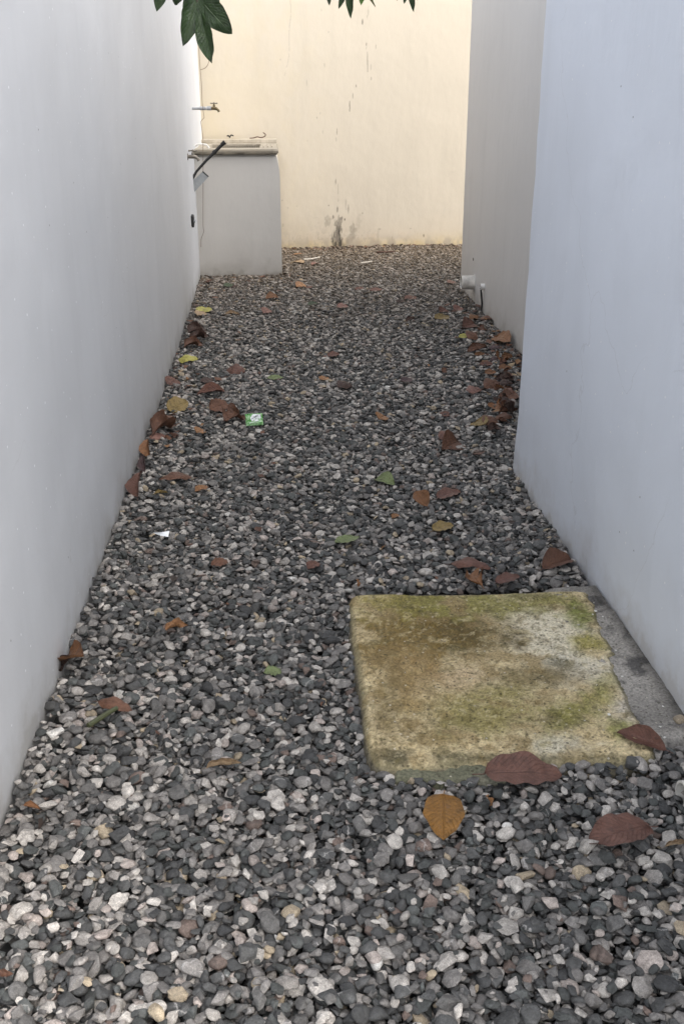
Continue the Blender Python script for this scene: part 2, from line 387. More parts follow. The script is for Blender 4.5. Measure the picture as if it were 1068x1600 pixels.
F = np.stack([idx[:-1, :-1], idx[:-1, 1:], idx[1:, 1:], idx[1:, :-1]], -1).reshape(-1, 4)
verts = [tuple(p) for p in P]; faces = [tuple(f) for f in F]
# the plain rest of the wall round that sheet, butted against its edges
def W(x, z, back=0): verts.append((x, float(YB(x))+back, z)); return len(verts)-1
x0, x1, z0, z1 = -.70, 2.0, -.15, 2.62; XA, XZ, ZT = -.70, 9.0, 3.0
c10, c11 = idx[0, -1], idx[-1, -1]; c01 = idx[-1, 0]; c00 = idx[0, 0]
a = W(XZ, z0); b = W(XZ, z1); c = W(XZ, ZT); d_ = W(x1, ZT); e_ = W(x0, ZT)
faces += [tuple([c10, a, b, c11]), (c11, b, c, d_), (c01, c11, d_, e_)]
A, B_, C_, D_ = W(XA, z0, .2), W(XZ, z0, .2), W(XZ, ZT, .2), W(XA, ZT, .2)
faces += [(B_, A, D_, C_), (e_, d_, c, C_, D_), (a, B_, C_, c), (A, c00, c01, e_, D_)]
ow = mesh_obj('end_wall', verts, [tuple(int(i) for i in f) for f in faces], M_end)
ca = ow.data.color_attributes.new('stain', 'FLOAT_COLOR', 'POINT')
full = np.zeros((len(verts), 4), np.float32); full[:, 3] = 1; full[:len(st)] = st
ca.data.foreach_set('color', full.ravel())
tag(ow, 'cream rendered wall closing the far end, with dark drip stains near its foot', 'wall')

# ------------------------------------------------------------------ concrete slab with a dark mortar strip against the house wall
slab = empty('concrete_slab', (.55, 2.3, 0)); tag(slab, 'square mossy concrete slab set in the gravel against the right wall', 'slab')
TOPZ = .021
cTL, cTR, cBR, cBL = [G(*p, TOPZ) for p in ((543, 927), (918, 921), (1022, 1184), (582, 1200))]
def quad(u, v):
    u = u[..., None]; v = v[..., None]
    return (cBL*(1-u)+cBR*u)*(1-v) + (cTL*(1-u)+cTR*u)*v
N = 190
uu = np.linspace(0, 1, N); U, V = np.meshgrid(uu, uu)
# ragged outline: pull the rim in and out
rag = lambda s_, k: (fbm(s_*9+k*7, s_*0+k*3, 4)-.5)
rc = .05
def edge_in(s_): return rc*(np.exp(-s_/.035)+np.exp(-(1-s_)/.035))*.7
Lm = .022*(fbm(V*7+2, V*0+1, 6, .55)-.5)+edge_in(V)*.65; Rm_ = .012+.035*(fbm(V*23+4, V*0+6, 5, .62)-.5)+.05*(fbm(V*5+1, V*0+2, 2)-.5)+edge_in(V)*.3; Bm = .03*(fbm(U*7+5, U*0+2, 6, .55)-.5)+edge_in(U)*.65; Tm = .02*(fbm(U*7+8, U*0+4, 6, .55)-.5)+edge_in(U)*.65
Uq = Lm + U*(1-Lm-Rm_); Vq = Bm + V*(1-Bm-Tm)
S = quad(Uq, Vq)
dL, dR, dB, dT = U, 1-U, V, 1-V
dmin = np.minimum(np.minimum(dL, dB), np.minimum(dR, dT))
xx, yy = S[..., 0]*1.0, S[..., 1]*1.0
rel = (fbm(xx*9, yy*9, 5)-.5)*.012 + (fbm(xx*50, yy*50, 4, .6)-.5)*.006
pits = smooth(.66, .74, fbm(xx*38+3, yy*38, 3))*.006
rim = smooth(0, .035, dmin)
Zs = TOPZ + rel*rim - pits*rim - (1-smooth(0, .018, dmin))*.008 + .004*np.sin(xx*7+1)
# the front lip: a low grey step along part of the front edge and a dip there
S[..., 2] = Zs
Pv = S.reshape(-1, 3)
Q = (Pv-CP)@np.stack([RIGHT, UP, FWD], 1); sx = 534+FPX*Q[:, 0]/Q[:, 2]; sy_ = 800-FPX*Q[:, 1]/Q[:, 2]
def lin(c): return np.array([((x/255+.055)/1.055)**2.4 if x > 10 else x/3294 for x in c])
x_, y_ = xx.ravel(), yy.ravel()
n1 = fbm(x_*7, y_*7, 5, .6); n2 = fbm(x_*26+4, y_*26, 5, .65); n3 = fbm(x_*90, y_*90, 3, .7); n4 = fbm(x_*14+9, y_*14+2, 5, .65)
colr = np.tile(np.array([.47, .375, .215]), (len(x_), 1))
def paint(mask, c, a=1.0):
    global colr
    m = np.clip(mask*a, 0, 1)[:, None]; colr = colr*(1-m)+np.array(c)*m
def area(cx, cy_, rx, ry, ang=0, nz=1.0, hard=.25):
    c, q = math.cos(ang), math.sin(ang); dx = (sx-cx)*c+(sy_-cy_)*q; dy = -(sx-cx)*q+(sy_-cy_)*c
    d = np.sqrt((dx/rx)**2+(dy/ry)**2)+(n4-.5)*1.6*nz+(n2-.5)*.7*nz
    return 1-smooth(hard, 1.1, d)
paint(smooth(.40, .62, n1), (.45, .37, .225), .7)
paint(area(850, 990, 140, 75, .5), (.55, .50, .38), .85)
paint(area(905, 1050, 80, 45, .2), (.50, .46, .37), .7)
paint(area(980, 1100, 45, 70, 0), (.44, .40, .34), .8)
paint(area(880, 1165, 90, 28, 0), (.46, .43, .34), .7)
paint(area(700, 985, 150, 62, .05), (.115, .078, .022), .9)
paint(area(690, 985, 135, 52, .05), (.075, .052, .016), .85)
paint(area(620, 965, 60, 40, .2), (.14, .10, .035), .7)
paint(area(640, 1010, 110, 80, .3), (.17, .115, .038), .75)
paint(area(640, 942, 150, 34, 0), (.19, .16, .045), .8)
paint(area(760, 945, 140, 34, -.05), (.20, .18, .055), .75)
paint(area(760, 1110, 150, 62, .05), (.17, .145, .04), .8)
paint(area(640, 1130, 60, 70, 0), (.25, .19, .095), .6)
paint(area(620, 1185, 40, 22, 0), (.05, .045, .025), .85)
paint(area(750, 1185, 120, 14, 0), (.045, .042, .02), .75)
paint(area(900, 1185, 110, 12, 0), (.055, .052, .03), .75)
paint(area(860, 940, 75, 20, 0), (.21, .185, .055), .85)
paint(area(830, 930, 60, 12, 0), (.10, .085, .03), .6)
paint(area(905, 958, 40, 24, .4), (.15, .16, .042), .95)
paint(area(920, 1008, 40, 22, 0), (.25, .215, .06), .95)
paint(area(890, 1118, 75, 38, -.35), (.15, .135, .04), .85)
paint(area(935, 1085, 62, 36, -.3), (.22, .20, .06), .85)
paint(area(965, 1138, 40, 28, 0), (.21, .20, .055), .85)
paint(area(850, 1055, 85, 24, .1), (.14, .105, .045), .85)
paint(area(775, 1055, 40, 14, .05), (.19, .145, .07), .6)
paint(area(870, 1035, 45, 9, .05), (.12, .11, .075), .6)
paint(area(720, 1060, 60, 30, -.2), (.40, .29, .18), .55)
paint(smooth(.58, .72, n2), (.10, .08, .03), .6)
paint(smooth(.40, .28, n2), (.46, .385, .22), .4)
paint(smooth(.60, .72, n3), (.07, .06, .03), .55)
paint(smooth(.37, .25, n3), (.50, .43, .27), .35)
# cracks at the front right corner
for (ax, ay, bx, by) in ((985, 1140, 1012, 1158), (1003, 1090, 1010, 1115), (930, 1160, 935, 1182), (835, 1130, 838, 1165), (660, 1090, 690, 1150), (655, 1030, 675, 1060)):
    tt = np.clip(((sx-ax)*(bx-ax)+(sy_-ay)*(by-ay))/((bx-ax)**2+(by-ay)**2), 0, 1)
    d = np.hypot(sx-(ax+tt*(bx-ax)), sy_-(ay+tt*(by-ay))) + (n2-.5)*16+(n4-.5)*8
    paint((1-smooth(.3, 1.8, d))*smooth(.35, .5, n2), (.05, .042, .028), .75)
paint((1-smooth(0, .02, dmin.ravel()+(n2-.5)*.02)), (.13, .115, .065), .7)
paint(area(650, 1060, 70, 60, .4), (.24, .16, .07), .55)
paint(area(600, 1100, 30, 90, .1), (.13, .095, .04), .6)
paint(area(690, 1150, 60, 26, -.1), (.12, .10, .035), .65)
paint(smooth(.56, .70, n4)*smooth(980, 820, sx), (.15, .10, .035), .6)
slab_cols = np.clip(colr*1.12, 0, .7)
# skirt: the side slopes out and down into the gravel
ring = [(0, k) for k in range(N)] + [(k, N-1) for k in range(1, N)] + [(N-1, k) for k in range(N-2, -1, -1)] + [(k, 0) for k in range(N-2, 0, -1)]
ridx = np.array([a*N+b for a, b in ring]); cen = Pv.mean(0)
P1 = Pv[ridx].copy(); out = P1-cen; out[:, 2] = 0; out /= np.linalg.norm(out, axis=1)[:, None]
tpos = np.arange(len(ridx))*.11
def ringdown(dist, dz, amp):
    q = Pv[ridx] + out*(dist+amp*(fbm(tpos, tpos*0+3, 4)-.5))[:, None] if hasattr(dist, '__len__') else Pv[ridx] + out*(dist+amp*(fbm(tpos, tpos*0+3, 4)-.5))[:, None]
    q[:, 2] = TOPZ+dz+ (fbm(tpos*2, tpos*0+8, 3)-.5)*.006; return q
R1 = ringdown(.008, -.014, .006); R2 = ringdown(.016, -.034, .012); R3 = ringdown(.02, -.10, .006)
allP = np.concatenate([Pv, R1, R2, R3]); nR = len(ridx)
idx = np.arange(N*N).reshape(N, N)
F = [tuple(int(i) for i in f) for f in np.stack([idx[:-1, :-1], idx[:-1, 1:], idx[1:, 1:], idx[1:, :-1]], -1).reshape(-1, 4)]
rings = [ridx, N*N+np.arange(nR), N*N+nR+np.arange(nR), N*N+2*nR+np.arange(nR)]
for ra, rb in zip(rings, rings[1:]):
    for k in range(nR):
        k2 = (k+1) % nR; F.append((int(ra[k]), int(rb[k]), int(rb[k2]), int(ra[k2])))
tS = NT('mossy_concrete'); cc = tS.attr('paint'); v = tS.coord(); f1 = tS.noise(v, 160, 4, .65); f2 = tS.noise(v, 55, 5, .65)
cc = tS.mix(1.0, cc, tS.ramp(f1, [(.3, .55), (.5, 1.0), (.72, 1.5)]), 'MULTIPLY')
vS = tS.n('ShaderNodeTexVoronoi'); tS.l(v, vS.inputs['Vector']); vS.inputs['Scale'].default_value = 95; sS = tS.n('ShaderNodeSeparateColor'); tS.l(vS.outputs['Color'], sS.inputs[0])
spk = tS.math('MULTIPLY', tS.math('LESS_THAN', vS.outputs['Distance'], .33), tS.math('GREATER_THAN', sS.outputs[0], .80))
cc = tS.mix(tS.math('MULTIPLY', spk, .6), cc, (.045, .037, .022)); wsp = tS.math('MULTIPLY', tS.math('LESS_THAN', vS.outputs['Distance'], .26), tS.math('LESS_THAN', sS.outputs[1], .05))
cc = tS.mix(tS.math('MULTIPLY', wsp, .6), cc, (.55, .50, .40))
M_slab = tS.done(cc, .88, tS.bump(tS.math('ADD', f1, f2), .5, .005), .25)
so = mesh_obj('slab_top', allP, F, M_slab, slab, True)
side = np.tile(np.array([.115, .10, .07]), (3*nR, 1))*(.6+.8*fbm(np.tile(tpos, 3)*3, np.repeat([1., 5., 9.], nR), 4))[:, None]
ca = so.data.color_attributes.new('paint', 'FLOAT_COLOR', 'POINT')
full = np.ones((len(allP), 4), np.float32); full[:N*N, :3] = slab_cols; full[N*N:, :3] = side
ca.data.foreach_set('color', full.ravel())

def strip_grid(quadpts, nu, nv, z, name, colfn, amp, seed):
    a, b, c, d = [np.array(q, float) for q in quadpts]
    u, v = np.meshgrid(np.linspace(0, 1, nu), np.linspace(0, 1, nv)); uf, vf = u[..., None], v[..., None]
    S_ = (a*(1-uf)+b*uf)*(1-vf)+(d*(1-uf)+c*uf)*vf
    S_[..., 0] += 0; x, y = S_[..., 0], S_[..., 1]
    S_[..., 0] += (fbm(y*11+seed, y*0+seed, 4)-.5)*amp*(u < .999); S_[..., 1] += (fbm(x*11+seed, x*0+3, 4)-.5)*amp*(np.minimum(v, 1-v) < .02)
    S_[..., 2] = z + (fbm(x*12+seed, y*12, 5)-.5)*.014 + (fbm(x*60, y*60+seed, 3)-.5)*.005
    dm = np.minimum(np.minimum(u, 1.2-u), np.minimum(v, 1-v)); S_[..., 2] -= (1-smooth(0, .06, dm))*.03*(dm < .06)
    Pp = S_.reshape(-1, 3); ix = np.arange(nu*nv).reshape(nv, nu)
    ff = [tuple(int(i) for i in f) for f in np.stack([ix[:-1, :-1], ix[:-1, 1:], ix[1:, 1:], ix[1:, :-1]], -1).reshape(-1, 4)]
    ob = mesh_obj(name, Pp, ff, M_slab, slab, True)
    k = fbm(Pp[:, 0]*20+seed, Pp[:, 1]*20, 5, .6); k2 = fbm(Pp[:, 0]*6+seed, Pp[:, 1]*6, 4)
    cl = colfn(k, k2, Pp)
    at = ob.data.color_attributes.new('paint', 'FLOAT_COLOR', 'POINT'); fl = np.ones((len(Pp), 4), np.float32); fl[:, :3] = cl; at.data.foreach_set('color', fl.ravel())
    return ob
def strip_col(k, k2, Pp):
    c = np.array([.27, .25, .222])*(.55+.9*k2[:, None])
    dk = smooth(.52, .7, k)[:, None]; c = c*(1-dk)+np.array([.10, .093, .086])*dk
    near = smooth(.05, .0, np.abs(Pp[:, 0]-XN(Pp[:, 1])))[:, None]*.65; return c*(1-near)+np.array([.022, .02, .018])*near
p0 = G(985, 1172, .008); p1 = G(1072, 1168, .008); p2 = G(925, 905, .008); p3 = G(842, 914, .008)
p1[0] = XN(p1[1])-.004; p2[0] = XN(p2[1])-.004
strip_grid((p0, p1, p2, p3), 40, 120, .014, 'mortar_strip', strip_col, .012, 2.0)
def lip_col(k, k2, Pp):
    c = np.array([.20, .185, .145])*(.6+.8*k[:, None]); g = smooth(.5, .7, k2)[:, None]*.6; return c*(1-g)+np.array([.08, .085, .04])*g
strip_grid((G(606, 1216, .012), G(790, 1222, .012), G(790, 1170, .012), G(606, 1180, .012)), 70, 24, .012, 'mortar_lip', lip_col, .014, 6.0)

# ------------------------------------------------------------------ wash basin at the end of the left wall
SY = 8.86; SXL, SXR = -.70, float(G(441, 431)[0])
def zsink(py, y=SY): return float(H(370, py, 1, y)[2])
ZT_, ZB_ = zsink(233.5), zsink(242)
xr_top = float(H(433, 250, 1, SY)[0])
sink = empty('wash_basin', (-.3, SY, 0)); tag(sink, 'built-in concrete wash basin on a pale grey rendered pedestal at the far left', 'wash basin')
bm = bmesh.new()
YBK = 10.48
prof = [(SXL, -.2), (SXR, -.2), (SXR, ZB_-.17), (SXR-.005, ZB_-.11), (SXR-.015, ZB_-.05), (xr_top-.012, ZB_-.002), (SXL, ZB_-.002)]
add_prism(bm, prof, 1, SY, YBK)
bm_obj('pedestal', bm, M_sink, sink, bevel=.012)
# rim: frame of four pieces in one mesh with a ribbed board sunk in it
def rr(x0, x1, y0, y1, r, n=6):
    pts = []
    for cx, cy_, a0 in ((x1-r, y0+r, -90), (x1-r, y1-r, 0), (x0+r, y1-r, 90), (x0+r, y0+r, 180)):
        for k in range(n+1):
            a = math.radians(a0+90*k/n); pts.append((cx+r*math.cos(a), cy_+r*math.sin(a)))
    return pts
M_rim = NT('worn_terrazzo'); v = M_rim.coord(); q1 = M_rim.noise(v, 9, 6, .65); q2 = M_rim.noise(v, 130, 3, .7); q3 = M_rim.noise(M_rim.mapping(v, (14, 2, 2)), 2.5, 5, .6)
c = M_rim.mix(M_rim.ramp(q1, [(.38, 0.0), (.62, 1.0)]), (.40, .35, .27), (.56, .50, .41))
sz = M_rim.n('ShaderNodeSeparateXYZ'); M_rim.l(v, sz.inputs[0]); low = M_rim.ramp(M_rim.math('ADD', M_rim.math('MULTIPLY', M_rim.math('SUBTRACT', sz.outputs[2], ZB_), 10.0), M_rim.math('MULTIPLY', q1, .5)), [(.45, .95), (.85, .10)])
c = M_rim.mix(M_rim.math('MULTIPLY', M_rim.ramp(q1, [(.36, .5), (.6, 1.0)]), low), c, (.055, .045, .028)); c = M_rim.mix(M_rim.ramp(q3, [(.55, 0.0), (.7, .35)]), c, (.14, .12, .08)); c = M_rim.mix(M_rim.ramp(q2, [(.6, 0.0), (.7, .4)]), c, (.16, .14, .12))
M_rim = M_rim.done(c, .6, M_rim.bump(q2, .2, .003), .4)
RX0, RX1, RY0, RY1 = SXL+.005, xr_top+.012, SY-.035, YBK
outer = rr(RX0, RX1, RY0, RY1, .05); inner = rr(-.52, -.10, 9.22, 10.05, .05)
bm = bmesh.new(); no = len(outer)
def ringv(pts, z): return [bm.verts.new((x, y, z)) for x, y in pts]
o0, o1, i1, i0 = ringv(outer, ZB_), ringv(outer, ZT_), ringv(inner, ZT_), ringv(inner, ZT_-.06)
for ra, rb in ((o0, o1), (o1, i1), (i1, i0)):
    for k in range(no): bm.faces.new((ra[k], ra[(k+1) % no], rb[(k+1) % no], rb[k]))
bm.faces.new(o0[::-1])
bmesh.ops.recalc_face_normals(bm, faces=bm.faces)
bm_obj('rim', bm, M_rim, sink, bevel=.011, seg=3)
tb = NT('grimy_board'); v = tb.coord(); q = tb.noise(v, 8, 5, .6)
cb = tb.mix(tb.ramp(q, [(.35, 0.0), (.65, 1.0)]), (.10, .09, .07), (.28, .245, .19)); M_board = tb.done(cb, .7, None, .3)
bm = bmesh.new(); nr = 28
vs0, vs1 = [], []
for k in range(nr*4+1):
    x = -.525+.43*k/(nr*4); z = .012*math.sin(k*math.pi/2)
    vs0.append(bm.verts.new((x, 9.215, ZT_-.045+z))); vs1.append(bm.verts.new((x, 10.055, ZT_-.012+z)))
for k in range(nr*4): bm.faces.new((vs0[k], vs0[k+1], vs1[k+1], vs1[k]))
bm_obj('washboard', bm, M_board, sink, smooth=False)
bm = bmesh.new(); add_box(bm, SXL+.01, xr_top+.005, 10.26, 10.47, ZT_+.0, ZT_+.035); bm_obj('back_ledge', bm, M_rim, sink, bevel=.012)
# drain grooves of the right-hand shelf
for k in range(3):
    bm = bmesh.new(); x = -.06+.035*k; add_tube(bm, [(x, 9.3, ZT_+.001), (x, 10.0, ZT_+.001)], .006, 6); bm_obj('drain_ridge', bm, M_rim, sink)

# ------------------------------------------------------------------ taps, pipes and small fittings on the left wall
def lx(y): return float(left_x(y))
# upper tap
d = ray(304.5, 170); yA = 8.95
pt = H(304.5, 169.5, 1, yA); xw = lx(yA)
zt = float(pt[2]); px2x = lambda px, py: float(H(px, py, 1, yA)[0])
tap = empty('water_tap', (xw, yA, zt)); tag(tap, 'brass tap on a grey pipe sticking out of the wall above the wash basin', 'tap')
bm = bmesh.new(); add_tube(bm, [(xw-.03, yA, zt), (px2x(322, 169), yA, zt)], .0105, 12); bm_obj('pipe', bm, M_pvcg, tap)
bm = bmesh.new(); add_tube(bm, [(px2x(312, 169), yA, zt+.001), (px2x(320, 169), yA, zt+.001)], .0145, 12); bm_obj('coupling', bm, M_pvcg, tap)
bm = bmesh.new(); add_tube(bm, [(px2x(322, 169), yA, zt), (px2x(323, 169), yA, zt)], .014, 12); bm_obj('coupling', bm, M_pvcw, tap)
bm = bmesh.new(); add_tube(bm, [(px2x(323, 169), yA, zt+.001), (px2x(330, 169), yA, zt+.001)], .016, 8); bm_obj('coupling', bm, M_pvcg, tap)
def tap_head(parent, x0, y, z, s=1.0, mat=M_brass):
    bm = bmesh.new(); pts = [(x0, y, z), (x0+.03*s, y, z+.002), (x0+.05*s, y, z-.002), (x0+.066*s, y, z-.014*s), (x0+.074*s, y, z-.03*s)]
    add_tube(bm, pts, [.013*s, .016*s, .014*s, .011*s, .012*s], 12); add_tube(bm, [(x0+.03*s, y, z+.008*s), (x0+.03*s, y, z+.026*s), (x0+.03*s, y, z+.04*s)], [.013*s, .011*s, .006*s], 10)
    bm_obj('tap_body', bm, mat, parent)
    bm = bmesh.new(); zc = z+.044*s; xc = x0+.03*s
    add_tube(bm, [(xc-.034*s, y, zc), (xc-.012*s, y, zc), (xc, y, zc+.002), (xc+.012*s, y, zc), (xc+.034*s, y, zc)], [.007*s, .0045*s, .009*s, .0045*s, .007*s], 8); bm_obj('tap_handle', bm, M_steel, parent)
tap_head(tap, px2x(329.5, 169), yA, zt, .88)
# lower tap
yL = 7.95; pt = H(291, 245, 1, yL)
tap2 = empty('water_tap', (lx(yL), yL, float(pt[2]))); tag(tap2, 'dark tarnished tap low on the left wall beside the basin rim', 'tap')
bm = bmesh.new(); add_tube(bm, [(lx(yL)-.03, yL, pt[2]), (lx(yL)+.02, yL, pt[2])], .012, 10); add_tube(bm, [(lx(yL)+.002, yL, pt[2]), (lx(yL)+.008, yL, pt[2])], .024, 14); bm_obj('wall_flange', bm, M_steel, tap2)
tap_head(tap2, lx(yL)+.015, yL, float(pt[2]), .95, M_steel)

# scoop with a long dark handle, wedged between wall and basin
yS = 8.62
scoop = empty('scoop', tuple(H(300, 300, 1, yS))); tag(scoop, 'grey scoop with a long dark handle leaning between the left wall and the basin', 'scoop')
cs = [H(*p, 1, yS) for p in ((296, 308.5), (326, 276), (316.8, 267.8), (295.5, 288))]
cs = [np.array(c) for c in cs]
bk = [c+np.array([0, .012, 0]) for c in cs]
fl = [cs[0]+np.array([-.004, -.03, .0]), cs[1]+np.array([.0, -.03, -.004])]
V_ = cs+bk; mesh_obj('scoop_pan', V_, [(0, 1, 2, 3), (7, 6, 5, 4), (0, 4, 5, 1), (1, 5, 6, 2), (2, 6, 7, 3), (3, 7, 4, 0)], M_plate, scoop)
bm = bmesh.new(); e0, e1 = Vector(cs[1]), Vector(cs[2]); add_tube(bm, [e0+Vector((0, -.003, 0)), e1+Vector((0, -.003, 0))], .004, 6); bm_obj('scoop_edge', bm, M_dark, scoop)
bm = bmesh.new(); hp = [H(*p, 1, yS-.02) for p in ((294.8, 297), (297, 286), (307, 268), (322, 251), (338, 235), (350.5, 222.5))]
add_tube(bm, hp, [.016, .012, .0095, .011, .013, .012], 10); bm_obj('handle', bm, M_dark, scoop)
bm = bmesh.new(); add_tube(bm, [H(333, 239.5, 1, yS-.02), H(337, 236, 1, yS-.02)], .0165, 10); bm_obj('grip_ring', bm, M_dark, scoop)
bm = bmesh.new(); add_tube(bm, [H(346, 226.5, 1, yS-.02), H(351.5, 221.8, 1, yS-.02)], [.014, .019], 10); bm_obj('grip', bm, M_dark, scoop)

# dark drain outlet with a chipped edge, low on the left wall
yO = 8.05; pc = H(306, 345, 1, yO)
ol = empty('wall_outlet', (lx(yO), yO, float(pc[2]))); tag(ol, 'small dark broken outlet box low on the left wall', 'outlet')
bm = bmesh.new(); add_prism(bm, [(yO-.07, pc[2]+.04), (yO+.03, pc[2]+.045), (yO+.07, pc[2]+.02), (yO+.065, pc[2]-.03), (yO+.01, pc[2]-.05), (yO-.05, pc[2]-.03)], 0, lx(yO)-.02, lx(yO)+.018)
bm_obj('box', bm, M_hole, ol, bevel=.003)
bm = bmesh.new(); add_tube(bm, [(lx(yO)+.018, yO, pc[2]), (lx(yO)+.03, yO, pc[2]-.005)], .016, 10); bm_obj('pipe_end', bm, M_pvcg, ol)

# white bent pipe lying in the basin
bm = bmesh.new(); add_tube(bm, [H(x, y, 1, 9.0) for x, y in ((305, 228.5), (309, 225.5), (316, 225.5), (322, 226), (325, 229), (326.5, 232))], .008, 8); o = bm_obj('bent_pipe', bm, M_pvcw)
tag(o, 'thin white bent pipe lying in the left end of the basin', 'pipe')

# thin wire hanging down the corner in front of the basin
def curve_obj(name, pts, r, mat, n=5):
    bm = bmesh.new()
    P_ = [Vector(p) for p in pts]; q = []
    for i in range(len(P_)-1):
        a, b, c, d = P_[max(i-1, 0)], P_[i], P_[i+1], P_[min(i+2, len(P_)-1)]
        for k in range(5):
            t = k/5; q.append(.5*((2*b)+(c-a)*t+(2*a-5*b+4*c-d)*t*t+(3*b-a-3*c+d)*t**3))
    q.append(P_[-1]); add_tube(bm, q, r, n); return bm_obj(name, bm, mat)
yW = SY-.045
o = curve_obj('wire', [H(x, y, 1, yW) for x, y in ((309.5, -12), (309.6, 40), (311, 80), (313, 109), (315, 135), (316, 160), (318.5, 180), (318.7, 184), (313.8, 190), (314.5, 196), (317, 215), (317.3, 243), (317.3, 300), (317.3, 350), (318.3, 362), (314.5, 373), (314, 386))], .0022, M_wire)
tag(o, 'thin brown wire hanging loose down the left corner in front of the basin', 'wire')
o = curve_obj('wire', [H(x, y, 1, yW) for x, y in ((326.5, 92), (325.5, 99), (321, 106), (313.2, 109))], .0022, M_wire)
tag(o, 'short curved wire end branching off high above the tap', 'wire')

# a twig and a dark scrap on the back ledge of the basin
yT = 10.42
o = curve_obj('twig', [H(x, y, 1, yT) for x, y in ((390, 215.8), (396, 215.5), (402, 213.8), (408, 215), (413.5, 213), (414.6, 210), (411, 207))], .0045, M_twigd, 6); tag(o, 'curved dark twig lying on the back ledge of the basin', 'twig')
o = curve_obj('leaf_scrap', [H(x, y, 1, yT) for x, y in ((354.5, 213), (357, 211.8), (359, 214.5), (361, 211), (365, 212.5))], [.006]*20+[.003], M_dark, 6)
tag(o, 'small dark crumpled scrap on the basin back ledge left of the twig', 'scrap')

# drain pipe stubs on the recessed wall
pw = H(736, 439, 0, XF(7.75)); pw = H(743, 441, 0, XF(7.7)); yP = float(pw[1]); xP = XF(yP); zP = float(pw[2])
ds = empty('drain_pipe', (xP, yP, zP)); tag(ds, 'thick white drain pipe stub jutting from the recessed wall just above the gravel', 'pipe')
def open_pipe(name, parent, x0, x1, y, z, r, t, mat, n=24):
    bm = bmesh.new(); prof = [(x0, r), (x1, r), (x1, r-t), (x0, r-t)]
    rg = [[bm.verts.new((x, y+q*math.cos(2*math.pi*k/n), z+q*math.sin(2*math.pi*k/n))) for k in range(n)] for x, q in prof]
    for a, b in zip(rg, rg[1:]):
        for k in range(n): bm.faces.new((a[k], a[(k+1) % n], b[(k+1) % n], b[k]))
    bmesh.ops.recalc_face_normals(bm, faces=bm.faces)
    return bm_obj(name, bm, mat, parent)
open_pipe('pipe_wall', ds, xP+.06, xP-.105, yP, zP, .050, .005, M_pvcd)
bm = bmesh.new(); add_tube(bm, [(xP-.002, yP, zP), (xP-.012, yP, zP)], .057, 24); bm_obj('mortar_collar', bm, M_far, ds)
y2 = 7.0; x2 = XF(y2); p2_ = H(757, 448, 0, x2); y2 = float(p2_[1]); x2 = XF(y2)
ov = empty('overflow_pipe', (x2, y2, .17)); tag(ov, 'small white overflow pipe with a thin black hose down the recessed wall', 'pipe')
open_pipe('pipe_wall', ov, x2+.03, x2-.035, y2, .178, .021, .004, M_pvcw, 16)
bm = bmesh.new(); add_tube(bm, [(x2-.03, y2, .168), (x2-.024, y2-.002, .12), (x2-.016, y2, .06), (x2-.022, y2, -.03)], [.006, .007, .007, .009], 8); bm_obj('hose', bm, M_dark, ov)
pn = H(741, 405, 0, XF(7.6)); bm = bmesh.new(); add_tube(bm, [(XF(pn[1])+.01, pn[1], pn[2]), (XF(pn[1])-.012, pn[1], pn[2])], .011, 8); o = bm_obj('nail', bm, M_steel, house)

# white pipe end at the very right edge of the view, in front of the slab
pe = G(1066, 1262, 0); xe = float(H(1064, 1240, 1, pe[1])[0])
wp = empty('drain_pipe', (XN(pe[1]), pe[1], .03)); tag(wp, 'pale pipe end poking out of the right wall near the front of the slab', 'pipe')
open_pipe('pipe_wall', wp, XN(pe[1])+.03, xe+.004, float(pe[1])+.005, .020, .036, .005, M_pvcd)
